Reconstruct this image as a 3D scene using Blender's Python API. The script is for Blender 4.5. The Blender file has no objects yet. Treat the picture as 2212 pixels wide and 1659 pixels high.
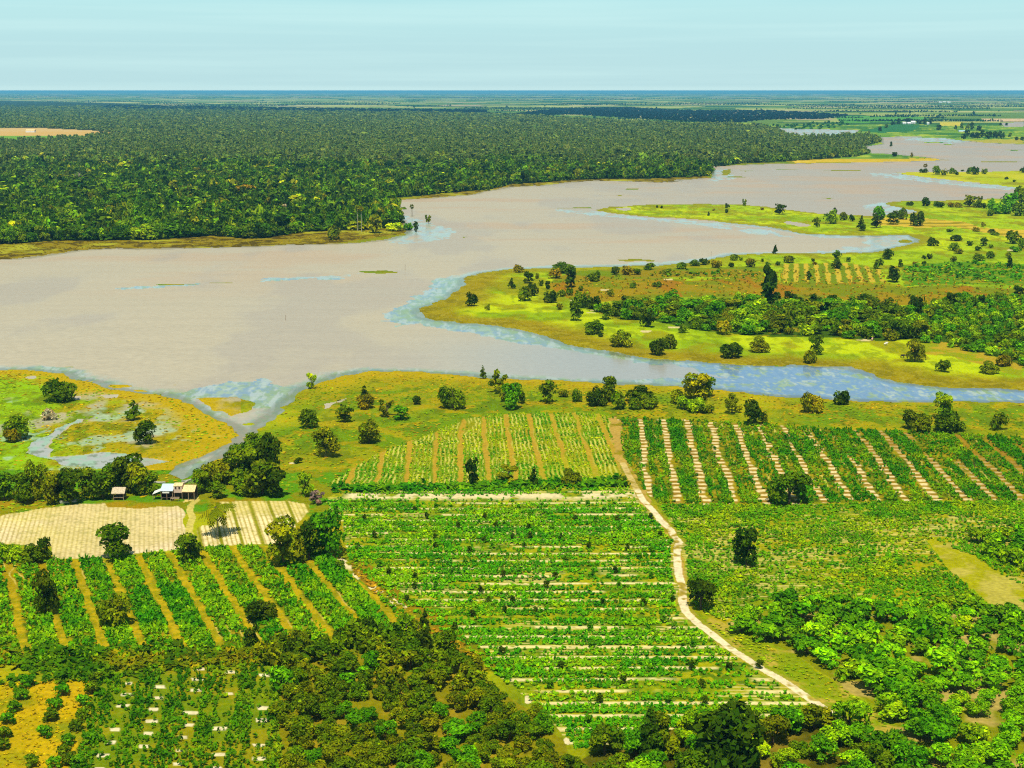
import bpy, math, numpy as np
from mathutils import Vector
S = bpy.context.scene
C = S.collection
# ---------------------------------------------------------------- camera
H, F, HOR = 120.0, 3000.0, 195.5          # eye height above the plain (m), focal length and horizon row on a 2212x1659 map sheet
TH = math.atan((829.5 - HOR) / F)
CT, ST = math.cos(TH), math.sin(TH)
cam = bpy.data.cameras.new("camera")
camo = bpy.data.objects.new("camera", cam); C.objects.link(camo)
camo.location = (0, 0, H); camo.rotation_euler = (math.pi/2 - TH, 0, 0)
cam.sensor_width = 36; cam.lens = F / 2212 * 36
cam.clip_start = 1; cam.clip_end = 400000
S.camera = camo
# ---------------------------------------------------------------- sky, sun, exposure
SUN_EL = math.radians(67); SUN_AZ = math.radians(185)     # clockwise from north (+Y): behind the viewer, a little to the west
w = bpy.data.worlds.new("World"); S.world = w; w.use_nodes = True
nt = w.node_tree; nt.nodes.clear()
def nn(t, k, **kw):
    n = t.nodes.new(k)
    for a, b in kw.items(): setattr(n, a, b)
    return n
sky = nn(nt, 'ShaderNodeTexSky', sky_type='NISHITA', sun_disc=False, sun_elevation=SUN_EL, sun_rotation=SUN_AZ,
         altitude=0, air_density=1.0, dust_density=0.6, ozone_density=2.0)
bg = nn(nt, 'ShaderNodeBackground'); bg.inputs[1].default_value = 0.1
out = nn(nt, 'ShaderNodeOutputWorld')
tc = nn(nt, 'ShaderNodeTexCoord'); sp = nn(nt, 'ShaderNodeSeparateXYZ')
nt.links.new(tc.outputs['Generated'], sp.inputs[0])
ramp = nn(nt, 'ShaderNodeValToRGB')                        # humid air near the horizon: pale aqua
r = ramp.color_ramp
SKYC = [(0.0, (5.6, 8.0, 8.1)), (0.0015, (4.6, 7.1, 7.5)), (0.03, (4.4, 7.1, 7.5)), (0.055, (4.6, 7.6, 7.8)), (0.07, (3.9, 7.3, 7.7)), (0.22, (1.3, 2.7, 4.2)), (1.0, (0.8, 1.5, 2.4))]
while len(r.elements) < len(SKYC): r.elements.new(0.5)
for e, (p, c) in zip(r.elements, SKYC):
    e.position = p; e.color = (c[0]/10, c[1]/10, c[2]/10, 1)
nt.links.new(sp.outputs['Z'], ramp.inputs[0])
sc10 = nn(nt, 'ShaderNodeMix', data_type='RGBA', blend_type='MULTIPLY'); sc10.inputs[0].default_value = 1
sc10.inputs[7].default_value = (10, 10, 10, 1)
nt.links.new(ramp.outputs[0], sc10.inputs[6])
mx = nn(nt, 'ShaderNodeMix', data_type='RGBA'); mx.inputs[0].default_value = 0.9
nt.links.new(sky.outputs[0], mx.inputs[6]); nt.links.new(sc10.outputs[2], mx.inputs[7])
mp = nn(nt, 'ShaderNodeMapping'); mp.inputs['Scale'].default_value = (2.2, 2.2, 75)      # thin streaks of high cloud
nz = nn(nt, 'ShaderNodeTexNoise'); nz.inputs['Scale'].default_value = 1.6; nz.inputs['Detail'].default_value = 3
nt.links.new(tc.outputs['Generated'], mp.inputs[0]); nt.links.new(mp.outputs[0], nz.inputs['Vector'])
cr = nn(nt, 'ShaderNodeMapRange'); cr.inputs[1].default_value = 0.46; cr.inputs[2].default_value = 0.75; cr.inputs[4].default_value = 0.30
nt.links.new(nz.outputs[0], cr.inputs[0])
mc = nn(nt, 'ShaderNodeMix', data_type='RGBA'); mc.inputs[7].default_value = (6.2, 8.7, 8.5, 1)
nt.links.new(cr.outputs[0], mc.inputs[0]); nt.links.new(mx.outputs[2], mc.inputs[6])
nt.links.new(mc.outputs[2], bg.inputs[0]); nt.links.new(bg.outputs[0], out.inputs[0])
sun = bpy.data.lights.new("sun", 'SUN'); sun.energy = 4.8; sun.angle = math.radians(0.5); sun.color = (1.0, 0.94, 0.80)
suno = bpy.data.objects.new("sun", sun); C.objects.link(suno)
sd = Vector((math.sin(SUN_AZ)*math.cos(SUN_EL), math.cos(SUN_AZ)*math.cos(SUN_EL), math.sin(SUN_EL)))
suno.rotation_euler = sd.to_track_quat('Z', 'Y').to_euler()
S.view_settings.view_transform = 'Standard'; S.view_settings.look = 'None'; S.view_settings.exposure = 0.14; S.view_settings.gamma = 1
cy = S.cycles
cy.max_bounces = 5; cy.diffuse_bounces = 2; cy.glossy_bounces = 2; cy.transmission_bounces = 2; cy.transparent_max_bounces = 4
cy.volume_bounces = 0; cy.filter_width = 1.15; cy.use_denoising = False
cy.caustics_reflective = False; cy.caustics_refractive = False
# ---------------------------------------------------------------- helpers
rng = np.random.default_rng(7)
def mpp(v): return H / (np.maximum(v - HOR, 0.5) * CT)                 # metres per sheet unit at a ground point
def g2w(u, v):
    u = np.asarray(u, float); v = np.asarray(v, float)
    m = mpp(v); return (u - 1106)*m, F*m*(CT + (829.5 - v)/F*ST)
def w2g(X, Y):
    Z = Y*CT + H*ST
    return 1106 + F*X/Z, 829.5 - F*(Y*ST - H*CT)/Z
def _h(ix, iy, s):
    a = (ix.astype(np.int64)*374761393 + iy.astype(np.int64)*668265263 + s*1274126177) & 0xffffffff
    a = ((a ^ (a >> 13))*1274126177) & 0xffffffff
    return ((a ^ (a >> 16)) & 0xffff)/65535.0
def vn(x, y, s=0):
    ix = np.floor(x); iy = np.floor(y); fx = x-ix; fy = y-iy
    fx = fx*fx*(3-2*fx); fy = fy*fy*(3-2*fy)
    a = _h(ix, iy, s); b = _h(ix+1, iy, s); c = _h(ix, iy+1, s); d = _h(ix+1, iy+1, s)
    return (a*(1-fx)+b*fx)*(1-fy) + (c*(1-fx)+d*fx)*fy
def fbm(x, y, s=0, o=4):
    t = 0; a = .5; n = 0
    for i in range(o):
        t = t + a*vn(x, y, s+i*17); n += a; a *= .55; x = x*2.03+11.7; y = y*2.03+5.3
    return t/n
def ss(a, b, x): t = np.clip((x-a)/(b-a), 0, 1); return t*t*(3-2*t)
def pip(P, u, v):
    P = np.asarray(P, float); res = np.zeros(u.shape, bool)
    idx = np.nonzero((u >= P[:,0].min()) & (u <= P[:,0].max()) & (v >= P[:,1].min()) & (v <= P[:,1].max()))[0]
    if not len(idx): return res
    x = u[idx]; y = v[idx]; r = np.zeros(len(idx), bool)
    x0, y0 = P[-1]
    for x1, y1 in P:
        if y0 != y1:
            c = (y0 > y) != (y1 > y)
            r ^= c & (x < (x1-x0)*(y-y0)/(y1-y0) + x0)
        x0, y0 = x1, y1
    res[idx] = r; return res
def sdist(P, X, Y, mask, cap=80.0):
    """metres to the polyline P (sheet units) for the masked points"""
    d = np.full(X.shape, cap); idx = np.nonzero(mask)[0]
    if not len(idx): return d
    a, b = g2w([p[0] for p in P], [p[1] for p in P]); x = X[idx]; y = Y[idx]; dd = np.full(len(idx), cap)
    for i in range(len(P)-1):
        ax, ay, bx, by = a[i], b[i], a[i+1], b[i+1]; L = (bx-ax)**2+(by-ay)**2+1e-9
        k = np.nonzero((x > min(ax, bx)-cap) & (x < max(ax, bx)+cap) & (y > min(ay, by)-cap) & (y < max(ay, by)+cap))[0]
        if not len(k): continue
        t = np.clip(((x[k]-ax)*(bx-ax)+(y[k]-ay)*(by-ay))/L, 0, 1)
        dd[k] = np.minimum(dd[k], np.hypot(x[k]-ax-t*(bx-ax), y[k]-ay-t*(by-ay)))
    d[idx] = dd; return d
KEXP = 1.45
def alb(r, g, b): return np.minimum(np.array([(c/255.0)**2.2/KEXP for c in (r, g, b)]), .85)
def mesh_np(name, V, Q, col=None, extra=None):
    me = bpy.data.meshes.new(name); n = len(V); m = len(Q); k = Q.shape[1]
    me.vertices.add(n); me.vertices.foreach_set('co', np.ascontiguousarray(V, np.float32).ravel())
    me.loops.add(m*k); me.loops.foreach_set('vertex_index', np.ascontiguousarray(Q, np.int32).ravel())
    me.polygons.add(m); me.polygons.foreach_set('loop_start', np.arange(0, m*k, k, dtype=np.int32))
    if col is not None:
        a = me.attributes.new('col', 'FLOAT_COLOR', 'POINT')
        c = np.ones((n, 4), np.float32); c[:, :3] = col; a.data.foreach_set('color', c.ravel())
    for nm, arr in (extra or {}).items():
        a = me.attributes.new(nm, 'FLOAT', 'POINT'); a.data.foreach_set('value', np.ascontiguousarray(arr, np.float32))
    me.update(calc_edges=True); return me
def link(name, data, mat=None, parent=None, loc=None, kind=None, label=None, cat=None, group=None, color=None):
    o = bpy.data.objects.new(name, data); C.objects.link(o)
    if mat is not None and not data.materials: data.materials.append(mat)
    if parent is not None: o.parent = parent
    if loc is not None: o.location = loc
    if kind: o['kind'] = kind
    if label: o['label'] = label
    if cat: o['category'] = cat
    if group: o['group'] = group
    if color is not None: o.color = (color[0], color[1], color[2], 1)
    return o
# ---------------------------------------------------------------- materials
def newmat(name):
    m = bpy.data.materials.new(name); m.use_nodes = True
    return m, m.node_tree, m.node_tree.nodes['Principled BSDF']
def attr_mat(name, detail=None, rough=.85, spec=.1, objcol=False, transl=0.0):
    m, t, p = newmat(name)
    a = nn(t, 'ShaderNodeAttribute', attribute_name='col'); c = a.outputs['Color']
    if objcol:
        oi = nn(t, 'ShaderNodeObjectInfo'); x = nn(t, 'ShaderNodeMix', data_type='RGBA', blend_type='MULTIPLY'); x.inputs[0].default_value = 1
        t.links.new(c, x.inputs[6]); t.links.new(oi.outputs['Color'], x.inputs[7]); c = x.outputs[2]
    for sc, lo, hi in (detail or []):
        g = nn(t, 'ShaderNodeNewGeometry'); z = nn(t, 'ShaderNodeTexNoise'); z.inputs['Scale'].default_value = sc; z.inputs['Detail'].default_value = 3
        t.links.new(g.outputs['Position'], z.inputs['Vector'])
        q = nn(t, 'ShaderNodeMapRange'); q.inputs[1].default_value = .3; q.inputs[2].default_value = .7; q.inputs[3].default_value = lo; q.inputs[4].default_value = hi
        t.links.new(z.outputs[0], q.inputs[0])
        x = nn(t, 'ShaderNodeMix', data_type='RGBA', blend_type='MULTIPLY'); x.inputs[0].default_value = 1
        t.links.new(c, x.inputs[6]); t.links.new(q.outputs[0], x.inputs[7]); c = x.outputs[2]
    t.links.new(c, p.inputs['Base Color']); p.inputs['Roughness'].default_value = rough; p.inputs['Specular IOR Level'].default_value = spec
    if transl:
        tr = nn(t, 'ShaderNodeBsdfTranslucent'); t.links.new(c, tr.inputs[0]); ms = nn(t, 'ShaderNodeMixShader'); ms.inputs[0].default_value = transl
        t.links.new(p.outputs[0], ms.inputs[1]); t.links.new(tr.outputs[0], ms.inputs[2])
        t.links.new(ms.outputs[0], t.nodes['Material Output'].inputs[0])
    return m
M_ground = attr_mat('ground', [(.9, .8, 1.2), (.12, .92, 1.08)], .95, .02)
M_leaf = attr_mat('foliage', None, .8, .03, True, .22)
def flat_mat(name, col, rough=.7, var=.35, scale=3.0, spec=.2, metal=0, stretch=(1, 1, 1)):
    m, t, p = newmat(name)
    z = nn(t, 'ShaderNodeTexNoise'); z.inputs['Scale'].default_value = scale; z.inputs['Detail'].default_value = 4
    tcn = nn(t, 'ShaderNodeTexCoord'); mpn = nn(t, 'ShaderNodeMapping'); mpn.inputs['Scale'].default_value = stretch
    t.links.new(tcn.outputs['Object'], mpn.inputs[0]); t.links.new(mpn.outputs[0], z.inputs['Vector'])
    q = nn(t, 'ShaderNodeMapRange'); q.inputs[1].default_value = .3; q.inputs[2].default_value = .7; q.inputs[3].default_value = 1-var; q.inputs[4].default_value = 1+var
    t.links.new(z.outputs[0], q.inputs[0])
    x = nn(t, 'ShaderNodeMix', data_type='RGBA', blend_type='MULTIPLY'); x.inputs[0].default_value = 1; x.inputs[6].default_value = (*col, 1)
    t.links.new(q.outputs[0], x.inputs[7]); t.links.new(x.outputs[2], p.inputs['Base Color'])
    p.inputs['Roughness'].default_value = rough; p.inputs['Specular IOR Level'].default_value = spec; p.inputs['Metallic'].default_value = metal
    return m
M_bark = flat_mat('bark', (.10, .075, .045)); M_pale = flat_mat('pale_bark', (.42, .38, .27)); M_dead = flat_mat('dead_wood', (.34, .28, .19))
# water: muddy body colour from the sheet plus painted blue sky reflection; other reflections from the gloss
M_water, t, p = newmat('water')
a = nn(t, 'ShaderNodeAttribute', attribute_name='col'); b = nn(t, 'ShaderNodeAttribute', attribute_name='calm')
g = nn(t, 'ShaderNodeNewGeometry'); mpw = nn(t, 'ShaderNodeMapping'); mpw.inputs['Scale'].default_value = (.3, .55, .5)
z = nn(t, 'ShaderNodeTexNoise'); z.inputs['Scale'].default_value = 1.0; z.inputs['Detail'].default_value = 4
t.links.new(g.outputs['Position'], mpw.inputs[0]); t.links.new(mpw.outputs[0], z.inputs['Vector'])
bu = nn(t, 'ShaderNodeBump'); bu.inputs['Distance'].default_value = .5
q = nn(t, 'ShaderNodeMapRange'); q.inputs[3].default_value = .22; q.inputs[4].default_value = .02
t.links.new(b.outputs['Fac'], q.inputs[0]); t.links.new(q.outputs[0], bu.inputs['Strength']); t.links.new(z.outputs[0], bu.inputs['Height'])
t.links.new(bu.outputs[0], p.inputs['Normal'])
q = nn(t, 'ShaderNodeMapRange'); q.inputs[3].default_value = .42; q.inputs[4].default_value = .05
t.links.new(b.outputs['Fac'], q.inputs[0]); t.links.new(q.outputs[0], p.inputs['Roughness'])
q = nn(t, 'ShaderNodeMapRange'); q.inputs[1].default_value = .3; q.inputs[2].default_value = .7; q.inputs[3].default_value = .93; q.inputs[4].default_value = 1.05
t.links.new(z.outputs[0], q.inputs[0])
x = nn(t, 'ShaderNodeMix', data_type='RGBA', blend_type='MULTIPLY'); x.inputs[0].default_value = 1
t.links.new(a.outputs['Color'], x.inputs[6]); t.links.new(q.outputs[0], x.inputs[7]); t.links.new(x.outputs[2], p.inputs['Base Color'])
p.inputs['IOR'].default_value = 1.33
q = nn(t, 'ShaderNodeMapRange'); q.inputs[3].default_value = .22; q.inputs[4].default_value = .5
t.links.new(b.outputs['Fac'], q.inputs[0]); t.links.new(q.outputs[0], p.inputs['Specular IOR Level'])
# ---------------------------------------------------------------- map of the place (sheet units)
NBANK = [(-600,575),(0,561),(62,557),(175,540),(250,536),(300,538),(553,532),(628,528),(703,527),(778,524),(840,517),(868,508),(880,497),(862,470),(858,450),(843,437),(778,433),(803,429),(853,432),(928,428),(978,424),(1028,419),(1040,414),(1106,404),(1168,401),(1211,396),(1281,390),(1356,392),(1443,394),(1476,388),(1541,384),(1538,364),(1536,359),(1573,358),(1659,354),(1750,353),(1921,350),(1990,348),(2049,346),(1984,337),(1909,331),(1879,331),(1866,317),(1906,312),(1904,297),(1959,295),(2034,297),(2070,303),(2134,309),(2212,312),(2900,318)]
SBANK = [(2900,880),(2212,868),(2059,868),(1934,869),(1834,864),(1659,854),(1531,839),(1406,831),(1256,826),(1106,818),(1003,809),(878,803),(790,802),(728,810),(688,827),(648,842),(628,862),(598,887),(568,914),(553,940),(545,942),(495,972),(462,1000),(435,1022),(410,1037),(375,1020),(385,1007),(425,985),(475,962),(520,942),(515,930),(500,920),(462,905),(425,884),(390,863),(352,850),(325,852),(225,836),(220,827),(150,815),(145,805),(50,798),(0,798),(-600,800)]
WENV = NBANK + SBANK
TRI = [(420,860),(500,858),(556,867),(552,881),(500,897),(468,884)]
SPIT1 = [(2900,430),(2212,427),(2134,429),(2034,433),(1934,434),(1914,438),(1924,444),(1979,457),(1959,462),(1884,466),(1779,461),(1696,452),(1659,446),(1601,441),(1531,440),(1406,441),(1318,446),(1286,453),(1306,459),(1356,464),(1418,469),(1531,476),(1659,490),(1751,506),(1859,510),(1964,507),(1986,518),(1959,529),(1921,537),(1884,544),(1759,547),(1659,547),(1581,549),(1543,559),(1506,567),(1418,572),(1239,576),(1109,581),(1044,588),(1004,601),(999,616),(964,646),(909,666),(901,673),(919,688),(989,698),(1076,703),(1151,718),(1239,746),(1326,763),(1409,774),(1556,784),(1659,789),(1734,788),(1834,794),(1934,824),(2034,837),(2212,842),(2900,850)]
SPIT2 = [(2900,366),(2212,367),(2134,371),(1966,371),(1939,373),(1954,377),(2009,384),(2084,392),(2146,399),(2212,408),(2900,420)]
ISLETS = [(815,587,84,6),(380,614,90,3),(475,611,60,2),(1364,408,30,3),(1340,422,20,2),(1612,369,34,2.5),(1237,449,84,3),(1821,368,110,2.5),(1786,428,22,2.5),(2190,324,50,2.5),(2160,349,100,3),(2020,307,80,3),(2050,312,30,2.5),(262,832,46,8),(305,843,32,5),(146,791,14,2),(372,832,12,2.5),(1376,562,84,6),(1953,521,34,7),(1003,512,16,2.5),(1570,372,26,13),(1590,382,40,4),(2010,297,60,2),(528,914,26,6),(1443,392,60,3),(1700,366,50,2)]
POND_W = [(172,904),(190,904),(150,927),(125,942),(112,975),(117,985),(225,977),(287,982),(370,995),(300,1007),(150,1007),(125,992),(57,977),(62,965),(112,937),(150,915)]
POND_NE = [(1684,277),(1760,280),(1859,281),(1840,288),(1760,294),(1710,290)]
POND_E = [(1694,477),(1720,480),(1752,487),(1730,489),(1700,484)]
PONDS = [POND_W, POND_NE, POND_E, [(60,812),(80,810),(84,813),(66,815)], [(215,854),(250,853),(248,858),(222,859)], [(150,858),(170,856),(168,862),(152,862)], [(702,872),(738,861),(712,878),(696,882)], [(2160,266),(2212,264),(2212,274),(2170,274)], [(1334,450),(1362,449),(1360,454),(1340,454)]]
LILY = [
 [(1030,586),(985,596),(951,601),(914,633),(864,658),(822,678),(830,695),(864,703),(900,700),(925,705),(989,712),(1076,730),(1164,746),(1239,758),(1330,774),(1420,786),(1420,770),(1326,755),(1151,710),(950,685),(930,673),(1010,620)],
 [(1380,766),(1556,780),(1734,784),(1934,820),(2300,836),(2300,872),(1834,868),(1531,843),(1330,832),(1400,815),(1560,812),(1500,795)],
 [(385,852),(430,835),(500,820),(560,818),(600,830),(645,835),(640,855),(600,885),(553,872),(500,862),(412,864)],
 [(1190,452),(1286,455),(1306,460),(1418,471),(1531,478),(1659,497),(1720,512),(1640,506),(1531,488),(1418,478),(1300,466),(1200,456)],
 [(1741,506),(1964,503),(1995,520),(1960,533),(1884,550),(1740,551),(1740,545),(1880,530),(1870,515),(1780,513)],
 [(1860,374),(1939,374),(2009,384),(2084,392),(2146,399),(2300,408),(2300,420),(2120,405),(2000,393),(1900,381)],
 [(862,462),(925,478),(985,500),(960,515),(900,526),(850,524),(830,515),(880,500)],
 [(1860,441),(1920,436),(1985,458),(1930,464),(1885,457)],
 [(1030,588),(1109,578),(1239,572),(1418,566),(1506,560),(1581,545),(1581,555),(1418,578),(1239,580)],
 [(640,840),(690,822),(728,805),(800,797),(1003,804),(1106,813),(1256,821),(1300,828),(1256,832),(1106,824),(1000,815),(790,808),(700,835),(640,850)],
 [(370,1025),(400,1010),(460,985),(480,990),(430,1040)], POND_W,
 [(60,790),(150,790),(150,803),(60,800)], [(560,603),(720,595),(780,590),(720,600),(560,608)], [(250,620),(420,612),(420,617),(260,624)],
 [(1536,362),(1560,362),(1590,384),(1536,392)], [(1950,296),(2060,298),(2090,306),(2050,310),(1960,303)], POND_NE]
FOREST = [(-900,545),(0,527),(60,524),(125,520),(250,519),(340,518),(460,509),(553,516),(600,510),(650,502),(700,498),(760,498),(800,497),(850,490),(864,472),(848,442),(790,426),(855,427),(925,422),(960,417),(1000,413),(1050,411),(1106,398),(1170,394),(1240,388),(1300,387),(1400,386),(1480,383),(1535,380),(1538,362),(1600,353),(1660,351),(1720,347),(1790,343),(1850,338),(1878,331),(1860,318),(1905,306),(1890,297),(1840,293),(1760,300),(1700,294),(1680,281),(1659,275),(1581,268),(1500,262),(1406,258),(1300,255),(1231,249),(1106,243),(900,238),(700,234),(553,232),(400,226),(250,220),(0,215),(-900,213)]
CLEAR = [(-300,277),(0,277),(80,276),(200,282),(270,289),(200,293),(160,300),(0,306),(-300,306)]
DARKPLANT = [(1040,243),(1106,247),(1206,235),(1356,232),(1481,239),(1659,239),(1809,247),(1834,249),(1790,257),(1659,259),(1581,267),(1406,258),(1231,248),(1106,250)]
PLANT2 = [(230,229),(553,233),(800,238),(1050,240),(1050,244),(800,243),(553,240),(230,236)]
SAND1 = [(-200,1125),(0,1115),(75,1100),(175,1090),(225,1090),(230,1096),(300,1097),(388,1091),(398,1120),(402,1155),(390,1185),(287,1196),(212,1205),(112,1206),(107,1180),(0,1177),(-200,1185)]
SAND2 = [(425,1142),(440,1135),(466,1140),(475,1086),(553,1081),(623,1080),(663,1092),(665,1112),(640,1140),(600,1178),(545,1177),(462,1181),(450,1184),(436,1180)]
FB = [(-200,1190),(0,1205),(110,1210),(215,1208),(290,1200),(400,1190),(470,1184),(600,1182),(700,1195),(740,1220),(800,1275),(860,1320),(930,1365),(880,1385),(780,1400),(640,1405),(560,1420),(430,1410),(300,1425),(150,1430),(0,1440),(-200,1440)]
FC = [(735,1062),(1000,1058),(1372,1056),(1420,1110),(1458,1160),(1468,1230),(1472,1312),(1520,1358),(1600,1412),(1700,1478),(1806,1552),(1650,1555),(1500,1560),(1380,1600),(1240,1620),(1220,1580),(1140,1512),(1100,1482),(1040,1430),(1000,1392),(930,1348),(860,1302),(800,1256),(752,1205),(742,1130),(700,1080)]
FD = [(700,1052),(1000,1054),(1345,1040),(1312,900),(1290,893),(1106,891),(1000,905),(940,930),(840,970),(760,1010)]
FE = [(1318,903),(1400,905),(1600,914),(1800,926),(1950,932),(2300,950),(2300,1082),(1900,1082),(1700,1092),(1640,1088),(1425,1088),(1375,1045)]
FF = [(1425,1090),(1640,1090),(1700,1094),(1900,1084),(2300,1084),(2300,1330),(2100,1200),(1990,1160),(2060,1240),(2150,1320),(2212,1345),(1850,1300),(1620,1320),(1560,1340),(1490,1310),(1482,1200),(1460,1140)]
FG = [(-100,1480),(120,1470),(250,1460),(420,1440),(560,1430),(600,1470),(600,1560),(620,1700),(-100,1700)]
ORCH_R = [(1570,1345),(1620,1322),(1700,1315),(1850,1300),(2000,1310),(2300,1330),(2300,1760),(2060,1760),(1985,1659),(1950,1590),(1880,1520),(1790,1455),(1690,1402),(1610,1372)]
ORCH_R2 = [(2085,1165),(2150,1165),(2300,1170),(2300,1290),(2212,1245),(2120,1205)]
ORCH_C = [(600,1440),(640,1412),(760,1408),(900,1390),(1010,1430),(1080,1490),(1150,1540),(1225,1600),(1240,1760),(620,1760),(605,1600)]
WOOD_B = [(1255,1640),(1340,1600),(1400,1585),(1480,1570),(1600,1565),(1800,1568),(1900,1600),(1980,1650),(2010,1760),(1250,1760)]
PATH = [(1345,1000),(1368,1045),(1378,1062),(1390,1082),(1412,1105),(1428,1125),(1448,1143),(1458,1160),(1468,1170),(1464,1180),(1462,1200),(1466,1240),(1475,1270),(1474,1300),(1482,1322),(1510,1348),(1540,1370),(1565,1390),(1580,1402),(1605,1418),(1630,1434),(1660,1452),(1700,1475),(1740,1503),(1775,1527),(1815,1555)]
TRACK = [(738,1208),(760,1232),(785,1255),(810,1272),(850,1300),(870,1312)]
TRACK2 = [(425,1080),(412,1092),(410,1105),(416,1118),(410,1135),(408,1150),(420,1165)]
BROWN = [(1180,612),(1300,602),(1420,598),(1500,608),(1600,592),(1660,598),(1700,612),(1814,606),(1950,620),(2060,616),(2300,630),(2300,668),(2060,662),(1900,658),(1700,656),(1600,642),(1440,642),(1300,652),(1230,650)]
STRIPY = [(1690,570),(1830,568),(1900,580),(1910,608),(1800,612),(1690,608)]
GREEN3 = [(1950,572),(2080,566),(2300,575),(2300,618),(2100,612),(1950,618)]
TANF = [(1880,470),(2000,472),(2080,478),(2120,492),(2212,497),(2300,500),(2300,520),(2180,512),(2130,503),(2060,490),(1980,492),(1900,486)]
ORNG = [(1000,490),(1150,482),(1400,485),(1600,495),(1400,505),(1200,512),(1000,512)]
THICK = [(1262,668),(1330,668),(1417,655),(1507,652),(1606,656),(1668,670),(1700,666),(1814,658),(1900,664),(1990,672),(2010,690),(1990,732),(1900,737),(1814,729),(1660,727),(1507,714),(1417,694),(1340,690)]
TERR = [(1985,662),(2070,645),(2300,640),(2300,820),(2140,775),(2050,748),(1975,745),(1965,700)]

FOREST = [(a, b + (.075*(b-195.5)*1.5 if (i > 44) else 0)) for i, (a, b) in enumerate(FOREST)]
def warp(X, Y, amp=3.0):
    near = np.clip(Y/600, .3, 6)
    a = amp*near**.5
    return (X + a*(fbm(X/22, Y/22, 3, 3)-.5)*2 + a*.5*(vn(X/5, Y/5, 9)-.5)*2, Y + a*1.3*(fbm(X/22, Y/22, 5, 3)-.5)*2 + a*.6*(vn(X/5, Y/5, 8)-.5)*2)
def water_mask(X, Y):
    Xw, Yw = warp(X, Y); u, v = w2g(Xw, Yw)
    m = pip(WENV, u, v) & ~pip(SPIT1, u, v) & ~pip(SPIT2, u, v) & ~pip(TRI, u, v)
    for cx, cy_, a, b in ISLETS:
        m &= ~(((u-cx)/(a/2))**2 + ((v-cy_)/(b/2))**2 < 1)
    for P in PONDS: m |= pip(P, u, v)
    return m, u, v
def strip(u, v, vp, period, phase, half):
    """distance from the nearest strip axis in a field whose rows run towards vp on the horizon"""
    x0 = (u - vp)*mpp(v); k = (x0-phase)/period; return np.abs(k-np.round(k))*period - half, x0
def mixc(c, col, t): return c*(1-t[:, None]) + col*t[:, None]

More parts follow.
